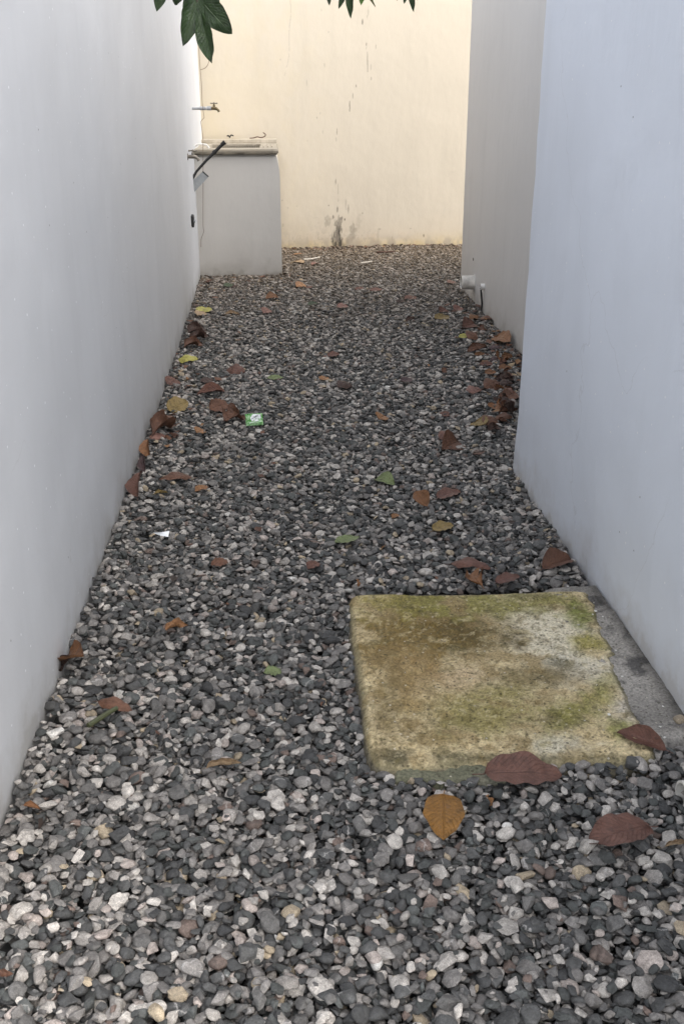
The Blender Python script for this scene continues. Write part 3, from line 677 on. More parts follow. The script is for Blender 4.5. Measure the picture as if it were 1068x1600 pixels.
#@@GRAVEL
# ------------------------------------------------------------------ gravel: every pebble is dropped onto the heap left by the ones before
def stone_proto(k, seed):
    rs = np.random.default_rng(seed)
    if k % 3 != 1:      # broken chips: the hull of a few corners, edges worn
        bm = bmesh.new(); ax = np.array([1, rs.uniform(.55, .9), rs.uniform(.28, .55)]); n = rs.integers(9, 16); pts = []
        while len(pts) < n:
            d = rs.normal(size=3); d /= np.linalg.norm(d)
            if all(np.dot(d, q) < .86 for q in pts) or rs.random() < .02: pts.append(d)
        for d in pts: bm.verts.new(Vector(d*rs.uniform(.88, 1.12)*ax*1.04))
        r_ = bmesh.ops.convex_hull(bm, input=bm.verts); bmesh.ops.delete(bm, geom=[g for g in set(r_['geom_interior'])|set(r_['geom_unused']) if isinstance(g, bmesh.types.BMVert)], context='VERTS')
        bmesh.ops.dissolve_limit(bm, angle_limit=math.radians(16), verts=bm.verts, edges=bm.edges)
        bmesh.ops.bevel(bm, geom=list(bm.edges), offset=rs.uniform(.03, .075), segments=2, affect='EDGES', clamp_overlap=True, profile=.6)
        bmesh.ops.triangulate(bm, faces=bm.faces)
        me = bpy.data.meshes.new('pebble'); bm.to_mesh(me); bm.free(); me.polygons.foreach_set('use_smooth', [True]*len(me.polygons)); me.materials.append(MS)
        try: me.set_sharp_from_angle(angle=math.radians(30))
        except Exception: pass
        return me, ax[2]
    bm = bmesh.new(); bmesh.ops.create_icosphere(bm, subdivisions=3, radius=1)
    npl = rs.integers(7, 12); nrm = rs.normal(size=(npl, 3)); nrm /= np.linalg.norm(nrm, axis=1)[:, None]; hh = rs.uniform(.50, .92, npl)
    if k % 4 == 0: hh = rs.uniform(.78, 1.0, npl)
    ax = np.array([1, rs.uniform(.58, .92), rs.uniform(.34, .60)])
    pw = rs.uniform(20, 50)
    for v in bm.verts:
        d = np.array(v.co); dots = np.clip(nrm@d, 1e-3, None); inv = np.concatenate([dots/hh, [1/1.08]])
        r = 1/(np.sum(inv**pw))**(1/pw)
        r *= 1+.07*mnoise.noise(Vector(d*1.7)+Vector((seed, 0, 0)))+.03*mnoise.noise(Vector(d*6)+Vector((seed, 3, 0)))
        v.co = Vector(d*r*ax)
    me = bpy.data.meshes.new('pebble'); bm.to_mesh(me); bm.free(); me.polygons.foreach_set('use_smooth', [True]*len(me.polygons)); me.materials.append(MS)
    return me, ax[2]
PC = bpy.data.collections.new('pebble_shapes'); protos = []
for k in range(22):
    me, th = stone_proto(k, 100+k); o = bpy.data.objects.new('pebble_shape_%02d' % k, me); PC.objects.link(o); protos.append((me, th))
NP = len(protos); PTH = np.array([p[1] for p in protos])
GX0, GX1, GY0, GY1, CELL = -.80, 2.6, .45, 10.95, .004
HM = np.zeros((int((GY1-GY0)/CELL)+1, int((GX1-GX0)/CELL)+1)) - .055
gyy, gxx = np.mgrid[0:HM.shape[0], 0:HM.shape[1]]
HM += ((fbm(gxx*CELL*1.6, gyy*CELL*1.6, 3)-.5)*.035).astype(float)
HM += .03*(1-smooth(.0, .22, (gxx*CELL+GX0)-left_x(gyy*CELL+GY0)))*smooth(.35, .7, fbm(gyy*CELL*1.1, gyy*0+4., 3))
del gxx, gyy
def inquad(x, y, q):
    r = np.ones_like(x, bool)
    for a, b in zip(q, np.roll(q, -1, 0)): r &= ((b[0]-a[0])*(y-a[1])-(b[1]-a[1])*(x-a[0])) > 0
    return r
SQ = np.array([G(*p, 0)[:2] for p in ((577, 1205), (1022, 1184), (915, 913), (540, 925))])
AQ = np.array([G(*p, 0)[:2] for p in ((985, 1176), (1072, 1172), (925, 908), (842, 912))])
LQ = np.array([G(*p, 0)[:2] for p in ((612, 1212), (784, 1217), (784, 1165), (612, 1175))])
def allowed(x, y, m):
    ok = (x > left_x(y)+m) & (y < YB(x)-m)
    right = np.where(y < YE-.0, XN(y)-m, np.where(y < YE2, XF(y)-m, 2.55))
    ok &= x < right
    ok &= ~((y > SY-m) & (x < SXR+m))
    ok &= ~inquad(x, y, SQ) & ~inquad(x, y, AQ) & ~inquad(x, y, LQ)
    return ok
NS = 190000
a_ = np.clip(rng.lognormal(math.log(.0113), .34, NS), .0045, .0225)
ty = rng.integers(0, NP, NS); th_ = a_*PTH[ty]
K = 3
cyy = GY0+.05+(GY1-GY0-.15)*rng.random((NS, K))**1.12; cxx = rng.uniform(-.68, 2.5, (NS, K))
# most stones fall in the alley proper; thin out the yard behind the house
ok = allowed(cxx, cyy, (a_*.55)[:, None]) & ~((cxx > 1.75) & (rng.random((NS, K)) < .5))
masks = {}
for k in range(1, 9):
    g = np.arange(-k, k+1); yy2, xx2 = np.meshgrid(g, g, indexing='ij'); d2 = (xx2**2+yy2**2)/(k+.35)**2
    masks[k] = (d2 <= 1, np.sqrt(np.clip(1-d2, 0, 1)))
px_, py_, pz_, gxv, gyv, keep = (np.zeros(NS) for _ in range(6))
kk = np.clip(np.round(a_*.80/CELL).astype(int), 1, 8)
IX = ((cxx-GX0)/CELL).astype(int); IY = ((cyy-GY0)/CELL).astype(int)
okl = ok.tolist(); IXl = IX.tolist(); IYl = IY.tolist(); kl = kk.tolist(); tl = th_.tolist()
for i in range(NS):
    k = kl[i]; best = None; bm_ = 1e9; m, dome = masks[k]
    for j in range(K):
        if okl[i][j]:
            iy, ix = IYl[i][j], IXl[i][j]
            b = HM[iy-k:iy+k+1, ix-k:ix+k+1]
            if b.shape != m.shape: continue
            mu = b.sum()/m.size
            if mu < bm_: bm_ = mu; best = (j, b)
    if best is None: continue
    j, b = best; mx = b.max(); t = tl[i]
    zc = bm_+.30*(mx-bm_)+.62*t
    n_ = 2*k
    gxv[i] = (b[:, -1].mean()-b[:, 0].mean())/(n_*CELL); gyv[i] = (b[-1].mean()-b[0].mean())/(n_*CELL)
    np.maximum(b, np.where(m, zc+t*(dome*1.7-.85), -9), out=b)
    px_[i] = cxx[i, j]; py_[i] = cyy[i, j]; pz_[i] = zc; keep[i] = 1
sel = keep > 0
shift = -np.median(HM[(HM > -.04)])+.002
HM += shift; pz_ += shift
X_, Y_, Z_, A_, T_ = px_[sel], py_[sel], pz_[sel], a_[sel], ty[sel]
ns = len(X_); gx_, gy_ = np.clip(gxv[sel], -.9, .9), np.clip(gyv[sel], -.9, .9)
nrm = np.stack([-gx_*.75+rng.normal(0, .20, ns), -gy_*.75+rng.normal(0, .20, ns), np.ones(ns)], -1); nrm /= np.linalg.norm(nrm, axis=1)[:, None]
yaw = rng.uniform(0, 2*math.pi, ns)
ROT = np.zeros((ns, 3)); scl = A_[:, None]*rng.uniform(.9, 1.12, (ns, 3))
from mathutils import Euler
for i in range(ns):
    q = Vector(nrm[i]).to_track_quat('Z', 'Y') @ Euler((0, 0, yaw[i])).to_quaternion(); ROT[i] = q.to_euler()
# the 300 that show largest are stones of their own
P3 = np.stack([X_, Y_, Z_], -1); Q = (P3-CP)@np.stack([RIGHT, UP, FWD], 1)
sx_, sy2 = 534+FPX*Q[:, 0]/Q[:, 2], 800-FPX*Q[:, 1]/Q[:, 2]
hh = HM[((Y_-GY0)/CELL).astype(int), ((X_-GX0)/CELL).astype(int)]
seen = (sx_ > 8) & (sx_ < 1060) & (sy2 > 380) & (sy2 < 1592) & (hh-(Z_+PTH[T_]*A_*.85) < .0015)
score = np.where(seen, A_*scl[:, 1]/A_/np.maximum(Q[:, 2], .3), 0)
big = np.argsort(-score)[:300]; isbig = np.zeros(ns, bool); isbig[big] = True
for i in big:
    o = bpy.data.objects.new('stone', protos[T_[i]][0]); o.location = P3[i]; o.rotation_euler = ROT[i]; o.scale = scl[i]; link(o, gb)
rest = ~isbig
me = bpy.data.meshes.new('gravel'); me.vertices.add(int(rest.sum())); me.vertices.foreach_set('co', P3[rest].astype(np.float32).ravel())
for nm, tp, arr, key in (('rot', 'FLOAT_VECTOR', ROT[rest], 'vector'), ('scl', 'FLOAT_VECTOR', scl[rest], 'vector'), ('idx', 'INT', T_[rest].astype(np.int32), 'value')):
    at = me.attributes.new(nm, tp, 'POINT'); at.data.foreach_set(key, arr.astype(np.int32 if tp == 'INT' else np.float32).ravel())
gv = bpy.data.objects.new('gravel', me); link(gv, gb); tag(gv, kind='stuff')
ng = bpy.data.node_groups.new('scatter_pebbles', 'GeometryNodeTree')
ng.interface.new_socket('Geometry', in_out='INPUT', socket_type='NodeSocketGeometry'); ng.interface.new_socket('Geometry', in_out='OUTPUT', socket_type='NodeSocketGeometry')
gi = ng.nodes.new('NodeGroupInput'); go = ng.nodes.new('NodeGroupOutput'); ip = ng.nodes.new('GeometryNodeInstanceOnPoints'); ci = ng.nodes.new('GeometryNodeCollectionInfo')
ci.inputs['Collection'].default_value = PC; ci.inputs['Separate Children'].default_value = True; ci.inputs['Reset Children'].default_value = True
def nattr(name, tp):
    n = ng.nodes.new('GeometryNodeInputNamedAttribute'); n.data_type = tp; n.inputs['Name'].default_value = name; return n.outputs['Attribute']
er = ng.nodes.new('FunctionNodeEulerToRotation'); L_ = ng.links.new
L_(gi.outputs[0], ip.inputs['Points']); L_(ci.outputs[0], ip.inputs['Instance']); ip.inputs['Pick Instance'].default_value = True
L_(nattr('idx', 'INT'), ip.inputs['Instance Index']); L_(nattr('rot', 'FLOAT_VECTOR'), er.inputs[0]); L_(er.outputs[0], ip.inputs['Rotation']); L_(nattr('scl', 'FLOAT_VECTOR'), ip.inputs['Scale'])
L_(ip.outputs[0], go.inputs[0])
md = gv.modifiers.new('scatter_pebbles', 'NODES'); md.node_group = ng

def ground_z(x, y, r=.012, q=1.0):
    k = max(1, int(r/CELL)); iy = int((y-GY0)/CELL); ix = int((x-GX0)/CELL)
    b = HM[max(iy-k, 0):iy+k+1, max(ix-k, 0):ix+k+1]
    if b.size == 0: return 0.0
    z = float(np.quantile(b, q))
    xa, ya = np.array([x]), np.array([y])
    if inquad(xa, ya, SQ)[0]: z = max(z, TOPZ)
    elif inquad(xa, ya, AQ)[0] or inquad(xa, ya, LQ)[0]: z = max(z, .018)
    return z

# tiny pale pebbles on the slab and the mortar strip
for (x, y, s, lab) in ((951, 1117, 6, 'white pebble on the green moss of the slab near its right front'), (929, 956, 6, 'whitest pebble of a small cluster on the far part of the dark mortar strip'),
        (925, 961, 4, 'tiny pebble left in the cluster on the far part of the mortar strip'), (941, 963, 3.5, 'tiny pebble right in the cluster on the far part of the mortar strip'),
        (886, 917, 4, 'tiny pale pebble at the back end of the dark mortar strip'), (971, 1058, 4, 'tiny pale pebble halfway along the broken right edge of the slab'),
        (1030, 1135, 5, 'pale pebble on the mortar strip by the corner leaf, farther of two'), (1038, 1152, 5.5, 'pale pebble on the mortar strip by the corner leaf, nearer of two'),
        (961, 1017, 3.5, 'tiny pale pebble on the middle of the dark mortar strip'), (1035, 1103, 4, 'tiny pale pebble against the wall on the near part of the mortar strip'), (1064, 1140, 4, 'tiny pale pebble at the near end of the mortar strip, at the view edge')):
    p = G(x, y, TOPZ if x < 952 and y > 1000 else .02); d = float(np.dot(p-CP, FWD)); r = s*.6*d/FPX
    z = ground_z(p[0], p[1])
    o = bpy.data.objects.new('pale_pebble', protos[0 if s > 4 else 3][0].copy()); o.data.materials[0] = plain('pale_pebble_stone', (.62, .60, .55), .7) if 'pale_pebble_stone' not in bpy.data.materials else bpy.data.materials['pale_pebble_stone']
    o.location = (p[0], p[1], z+r*.3); o.rotation_euler = (0, 0, x); o.scale = (r, r, r*.8); link(o)
    tag(o, lab, 'pebble', 'tiny pale pebbles on the concrete')

# ------------------------------------------------------------------ leaves
def leaf_mesh(name, fold=.2, curl=.0, arch=.0, wave=.03, twist=0, bite=0, petiole=.16, peak=.45, seed=0, blunt=.0, mat=None, nu=18, nv=8):
    rs = random.Random(seed); V, F, UV = [], [], []
    for i in range(nu+1):
        t = i/nu
        w = .25*(math.sin(math.pi*min(1, t**(math.log(.5)/math.log(peak))))**(.75-.25*blunt))*(1+.05*math.sin(9*t+seed))
        w = max(w, .004)
        for j in range(nv+1):
            v = -1+2*j/nv
            ww = w*(1+(bite*mnoise.noise(Vector((t*6, 3*(v > 0), seed))) if abs(v) > .7 else 0))
            a = curl*v; y = ww*(math.sin(a)/curl if abs(curl) > .01 else v); z = ww*((1-math.cos(a))/curl if abs(curl) > .01 else 0)
            z += fold*abs(v)*ww + arch*(4*t*(1-t)) + wave*mnoise.noise(Vector((t*4.2, v*1.1, seed*3.1)))*(.35+.65*abs(v)) + .012*math.sin(t*26+seed)*abs(v)**2
            if twist:
                c, s = math.cos(twist*(t-.3)), math.sin(twist*(t-.3)); y, z = y*c-z*s, y*s+z*c
            V.append((t, y, z)); UV.append((t, .5+.5*v))
    for i in range(nu):
        for j in range(nv):
            a = i*(nv+1)+j; F.append((a, a+nv+1, a+nv+2, a+1))
    zb = V[nv//2][2]
    for k in range(4):      # petiole
        for sgn in (0, 1, 2):
            t = -petiole*k/3; r = .008; an = sgn*2.094; V.append((t+.01, r*math.cos(an)+.02*k/3*math.sin(seed), zb+r*math.sin(an)-.010*k)); UV.append((0, .5))
    b0 = (nu+1)*(nv+1)
    for k in range(3):
        for s in range(3): F.append((b0+k*3+s, b0+k*3+(s+1) % 3, b0+k*3+3+(s+1) % 3, b0+k*3+3+s))
    me = bpy.data.meshes.new(name); me.from_pydata(V, [], F); me.update(); me.polygons.foreach_set('use_smooth', [True]*len(F))
    uvl = me.uv_layers.new(name='UVMap')
    for l in me.loops: uvl.data[l.index].uv = UV[l.vertex_index]
    me.materials.append(mat or ML); return me
LV = {'flat': leaf_mesh('leaf_blade', .08, .25, .02, .05, seed=1), 'wide': leaf_mesh('leaf_blade', .10, .35, .05, .06, seed=2, bite=.10, peak=.42, blunt=.6),
      'fold': leaf_mesh('leaf_blade', .75, .3, .05, .05, seed=3), 'cup': leaf_mesh('leaf_blade', .1, 1.5, .06, .07, seed=4), 'arch': leaf_mesh('leaf_blade', .1, -.6, .16, .06, seed=5),
      'crumple': leaf_mesh('leaf_blade', .3, 1.1, .1, .22, twist=.9, bite=.35, seed=6), 'bit': leaf_mesh('leaf_blade', .2, .6, .05, .12, bite=.6, petiole=.02, seed=7, blunt=1),
      'roll': leaf_mesh('leaf_blade', .2, 2.3, .05, .10, twist=.5, seed=8)}
C = dict(rb=(.128, .060, .042), br=(.120, .056, .033), ob=(.185, .085, .036), db=(.055, .030, .022), pu=(.070, .042, .042), tan=(.34, .235, .14), yl=(.36, .33, .085), gr=(.165, .20, .085),
         dg=(.045, .062, .030), og=(.25, .125, .055), pk=(.21, .11, .085), yb=(.20, .14, .05), go=(.21, .098, .018))
# stem end px, tip px, width/length, shape, colour, height of stem end and tip above the pebbles, roll, label
LEAVES = [
 (756,1209,877,1212,.60,'wide','rb',.012,.02,.10,'largest leaf, reddish brown with clear veins, over the front edge of the mossy slab'),
 (692,1242,693,1313,.64,'wide','go',.02,.01,0,'golden brown oval leaf with a dark midrib just in front of the slab'),
 (1040,1172,962,1144,.42,'fold','rb',.012,.012,.5,'brown leaf with a greenish upper side lying on the front right corner of the slab'),
 (1013,1291,919,1319,.52,'wide','rb',.015,.012,.1,'reddish brown leaf alone on the gravel to the right in front of the slab'),
 (704,881,766,889,.50,'arch','rb',.012,.012,.1,'reddish brown arched leaf behind the slab, longest of the row there'),
 (752,915,727,899,.70,'crumple','ob',.01,.02,.2,'orange curled leaf touching the back edge of the slab'),
 (774,911,811,900,.62,'wide','rb',.01,.012,.1,'reddish brown leaf touching the back edge of the slab, right of the orange one'),
 (847,889,892,874,.62,'fold','br',.01,.014,.3,'brown folded leaf by the right wall just behind the slab'),
 (560,917,556,904,.50,'crumple','og',.005,.03,.5,'tiny orange upright leaf bit behind the left corner of the slab'),
 (765,1259,758,1243,.5,'crumple','og',.006,.03,.3,'tiny orange leaf bit between the largest leaf and the golden one'),
 (1038,1323,1072,1316,.45,'roll','tan',.01,.01,.2,'pale tan curled leaf at the right edge in front of the slab'),
 (523,848,561,839,.55,'flat','gr',.008,.012,.1,'dull green leaf on the gravel behind the slab left corner'),
 (481,889,497,879,.75,'bit','rb',.008,.02,.2,'small reddish triangular leaf scrap left of the dull green leaf'),
 (676,829,707,820,.6,'wide','yb',.008,.012,.2,'olive brown leaf between the slab and the pair of brown leaves'),
 (612,810,622,804,.6,'bit','og',.006,.01,.2,'tiny orange scrap left of the olive brown leaf'),
 (412,1051,440,1051,.95,'bit','gr',.008,.01,.05,'round pale green leaf with a small hole, alone left of the slab'),
 (258,985,293,977,.45,'crumple','og',.008,.014,.2,'bright orange torn leaf scrap on the left gravel'),
 (329,882,356,880,.85,'bit','br',.008,.014,.2,'square reddish brown leaf scrap alone on the left gravel behind the orange one'),
 (93,1047,112,1026,.6,'fold','db',.0,.04,.9,'dark brown leaf half hidden against the left wall base under an orange brown one'),
 (104,1030,131,1024,.8,'cup','ob',.01,.05,.4,'curled orange brown leaf leaning on the left wall base'),
 (153,1096,207,1111,.42,'arch','br',.012,.012,.3,'brown arched leaf above a dark green twig at left'),
 (323,1200,377,1192,.38,'roll','tan',.012,.014,.2,'pale tan rolled dry leaf on the left gravel, long and narrow'),
 (37,1258,63,1264,.5,'cup','ob',.008,.012,.2,'small orange brown leaf at the foot of the left wall, nearest the viewer'),
 (-4,1524,21,1521,.6,'crumple','br',.01,.012,.2,'brown torn leaf cut off by the lower left corner of the view'),
 (586,749,616,758,.72,'fold','gr',.01,.014,.3,'pale green leaf in the middle of the gravel, left of two brown leaves'),
 (667,791,648,768,.75,'fold','ob',.01,.04,.4,'orange brown leaf folded upright in the middle gravel'),
 (683,779,718,767,.62,'wide','rb',.010,.014,.1,'broad reddish brown leaf beside the upright folded orange brown one'),
 (686,686,708,678,.6,'arch','rb',.01,.012,.1,'reddish brown leaf by the right wall corner, upper of a pair'),
 (716,690,690,702,.62,'fold','br',.012,.012,.4,'brown folded leaf by the right wall corner, lower of a pair'),
 (742,659,758,663,.75,'bit','yb',.01,.015,.2,'olive yellow leaf scrap against a brown leaf near the right wall corner'),
 (756,663,774,655,.55,'arch','br',.012,.016,.2,'brown leaf between the olive yellow scrap and the right wall corner'),
 (762,673,778,664,.65,'crumple','db',.01,.02,.3,'dark brown crumpled leaf lowest in the heap at the right wall corner'),
 (773,652,800,653,.45,'arch','br',.012,.016,.2,'long brown leaf lying flat against the right wall corner'),
 (800,650,786,633,.6,'fold','db',.01,.07,.8,'dark brown leaf standing upright against the right wall corner'),
 (727,612,752,609,.55,'arch','pk',.012,.014,.1,'pinkish brown leaf lying apart from the right hand leaf drift'),
 (687,645,702,650,.6,'flat','rb',.008,.01,.1,'small reddish leaf alone between the drift and the middle gravel'),
 (592,655,600,650,.8,'bit','og',.006,.014,.2,'tiny orange scrap in the middle gravel halfway to the far end'),
 (757,583,774,581,.6,'wide','ob',.012,.016,.1,'orange brown leaf in the leaf drift behind the right wall corner, left of another'),
 (779,577,798,574,.6,'wide','ob',.014,.02,.1,'orange brown leaf in the leaf drift touching the right wall edge'),
 (756,606,780,599,.5,'arch','br',.012,.018,.3,'long brown leaf at the front of the drift behind the right wall corner'),
 (777,600,801,599,.42,'arch','db',.014,.018,.2,'dark narrow leaf tucked against the right wall edge in the drift'),
 (770,594,800,590,.40,'cup','db',.012,.02,.3,'dark brown narrow leaf in the middle of the drift behind the wall corner'),
 (788,622,805,613,.65,'wide','br',.01,.02,.2,'warm brown broad leaf under the right wall edge below the drift'),
 (748,570,773,568,.38,'flat','rb',.01,.012,.1,'thin reddish leaf above the drift, away from the wall'),
 (729,549,760,541,.5,'cup','br',.012,.03,.4,'dark red curled leaf at the far part of the right wall'),
 (741,555,757,552,.4,'flat','ob',.008,.012,.1,'small orange brown leaf in front of the dark red curled one'),
 (762,544,781,543,.5,'arch','pu',.012,.012,.1,'dark purplish leaf left of the wall edge in the far drift'),
 (764,562,778,560,.6,'arch','pu',.01,.016,.2,'dark purplish leaf by the wall edge in front of the other purplish one'),
 (773,527,797,534,.75,'wide','ob',.02,.03,.5,'broad warm brown leaf propped against the foot of the recessed wall'),
 (716,527,734,524,.5,'flat','yl',.012,.014,.1,'yellow green leaf lying on a brown one near the recessed wall'),
 (731,529,744,522,.55,'arch','br',.01,.012,.2,'brown leaf partly under the yellow green one near the recessed wall'),
 (723,511,741,506,.7,'fold','rb',.012,.016,.3,'reddish brown leaf left of the black hose foot'),
 (733,498,748,495,.55,'arch','ob',.01,.015,.1,'orange brown leaf beside the black hose foot'),
 (749,497,768,501,.45,'arch','br',.015,.012,.1,'brown leaf at the foot of the black hose on the recessed wall'),
 (679,498,701,494,.5,'flat','yb',.008,.01,.1,'dull yellow leaf in the far gravel below a red one'),
 (687,487,697,484,.7,'bit','rb',.008,.016,.2,'red leaf in the far gravel just above the dull yellow one'),
 (693,478,703,475,.5,'flat','rb',.008,.012,.1,'small red leaf farthest of three in front of the white drain pipe'),
 (710,486,720,481,.6,'bit','pk',.008,.014,.2,'pinkish leaf between the red leaves and the recessed wall'),
 (699,442,710,440,.5,'flat','rb',.008,.012,.1,'red leaf on the gravel left of the white drain pipe'),
 (511,556,530,553,.55,'wide','rb',.008,.014,.1,'reddish brown leaf alone in the middle of the far gravel'),
 (499,593,513,590,.45,'flat','og',.008,.01,.1,'small orange leaf in the middle gravel, left of a dark one'),
 (528,605,548,601,.45,'arch','db',.008,.01,.1,'dark brown leaf in the middle gravel, right of a small orange one'),
 (627,596,643,592,.45,'flat','pu',.006,.008,.1,'dull purplish leaf right of the middle gravel'),
 (691,582,699,577,.6,'bit','br',.006,.012,.2,'tiny brown scrap between the middle gravel and the right hand drift'),
 (527,480,543,478,.6,'wide','pk',.008,.012,.1,'pinkish brown leaf alone in the far middle gravel'),
 (553,452,569,450,.45,'flat','rb',.006,.008,.1,'reddish leaf in the far gravel, left of two alike'),
 (577,454,597,452,.4,'flat','rb',.006,.008,.1,'reddish leaf in the far gravel, right of two alike'),
 (632,468,650,464,.4,'flat','rb',.006,.01,.1,'red leaf at the far right gravel beyond the purplish one'),
 (619,472,633,470,.4,'flat','db',.006,.008,.1,'dark leaf touching the red leaf at the far right gravel'),
 (633,502,648,497,.5,'cup','db',.006,.02,.2,'dark curled leaf right of centre in the far gravel'),
 (457,398,474,396.5,.55,'flat','og',.008,.014,.1,'orange leaf at the foot of the end wall by the basin'),
 (461,408,474,411,.5,'flat','tan',.006,.01,.1,'tan leaf in front of the orange one beside the basin'),
 (487,414,497,411.5,.6,'bit','pk',.006,.012,.1,'small pinkish leaf in front of the end wall stain'),
 (463,448,476,445,.6,'bit','og',.008,.016,.2,'orange leaf just in front of the basin right corner'),
 (478,450,489,448,.4,'flat','rb',.006,.008,.1,'thin reddish leaf right of the orange one by the basin'),
 (480,476,496,474,.65,'flat','dg',.006,.008,.1,'dark green leaf right of the basin in the far gravel'),
 (350,447,365,445,.6,'flat','dg',.008,.01,.1,'dark green leaf just in front of the basin pedestal'),
 (362,449,372,446,.5,'flat','db',.006,.01,.1,'dark brown leaf touching the dark green one at the pedestal'),
 (415,466,435,465,.6,'fold','ob',.008,.02,.2,'orange brown folded leaf in front of the pedestal right part'),
 (411,489,421,484,.7,'bit','pk',.006,.014,.2,'pinkish leaf scrap below the orange brown folded leaf'),
 (351,491,375,492,.35,'cup','tan',.008,.012,.2,'thin tan leaf in front of the basin, long and narrow'),
 (310,489,328,481,.6,'flat','yl',.01,.02,.2,'yellow green leaf by the left wall in front of the basin, farther of two'),
 (309,493,318,487,.5,'flat','tan',.006,.008,.1,'tan leaf tucked under the farther yellow green leaf by the left wall'),
 (277,564,310,561,.42,'arch','yl',.01,.014,.2,'yellow green leaf by the left wall, nearer of two'),
 (354,578,383,581,.60,'arch','rb',.010,.014,.3,'reddish brown arched leaf left of the pale green flat one'),
 (417,591,443,590,.40,'flat','gr',.006,.008,.1,'grey green flat leaf in the gravel right of a reddish one'),
 (294,520,318,511,.6,'crumple','db',.012,.03,.3,'dark brown leaf farthest in the dark heap by the left wall'),
 (297,532,327,525,.5,'crumple','db',.015,.02,.3,'dark brown leaf in the middle of the dark heap by the left wall'),
 (288,541,316,537,.5,'crumple','br',.012,.02,.2,'brown leaf nearest in the dark heap by the left wall'),
 (262,601,277,594,.8,'bit','rb',.008,.018,.2,'small reddish leaf at the left wall above the half green one'),
 (314,597,333,592,.5,'flat','db',.006,.008,.1,'dark brown leaf above the brown one with a green tip'),
 (352,612,307,617,.42,'fold','rb',.010,.012,.4,'reddish brown leaf with a pointed tip left of the wrapper, farthest of three'),
 (262,640,294,628,.70,'wide','yb',.012,.03,.3,'half brown half olive round leaf near the left wall'),
 (327,639,356,632,.65,'bit','br',.012,.02,.4,'brown ragged leaf left of the wrapper, middle of three'),
 (376,650,350,658,.75,'crumple','br',.012,.02,.4,'brown curled leaf right beside the green wrapper'),
 (248,660,275,654,.5,'arch','br',.015,.022,.3,'brown leaf on top of the row along the left wall'),
 (238,676,266,664,.60,'crumple','br',.015,.02,.3,'brown crumpled leaf in the row along the left wall, under another'),
 (234,685,258,681,.45,'arch','pk',.012,.012,.2,'pinkish leaf in the row along the left wall'),
 (233,714,231,686,.55,'fold','ob',.0,.05,.7,'golden brown leaf standing against the left wall'),
 (226,737,224,710,.70,'cup','pu',.0,.05,.7,'purplish brown leaf standing against the left wall, in front of the golden one'),
 (215,776,222,737,.62,'fold','rb',.0,.06,.7,'long brown leaf leaning on the left wall, nearest of the leaning row'),
 (300,746,248,750,.45,'arch','br',.012,.012,.2,'brown leaf with a dark midrib right of the leaning leaves'),
 (305,768,325,761,.6,'bit','og',.006,.016,.2,'orange brown scrap right below the brown leaf with a dark midrib'),
 (240,772,262,770,.45,'cup','yb',.008,.012,.2,'small olive brown curled leaf near the long leaning leaf'),
 (308,677,316,671,.7,'bit','og',.006,.014,.2,'tiny orange scrap in the gravel left of the wrapper'),
]
_rl = random.Random(9)
for k in range(18):       # more of the drift: leaves nothing tells apart
    y_ = _rl.uniform(505, 665); xw_ = 808-(545-y_)*.83 if y_ < 545 else 806-(y_-545)*.035
    x_l = xw_-8-abs(_rl.gauss(0, 16)); a_l = _rl.uniform(0, 6.28); l_l = _rl.uniform(7, 11)
    LEAVES.append((x_l-l_l*math.cos(a_l), y_-l_l*.35*math.sin(a_l), x_l+l_l*math.cos(a_l), y_+l_l*.35*math.sin(a_l), _rl.uniform(.45, .7), _rl.choice(['crumple', 'cup', 'arch', 'bit', 'roll']), _rl.choice(['br', 'db', 'rb', 'ob', 'br']), .015, .022, .3, 'brown curled leaf packed into the drift along the right wall'))
used = {}
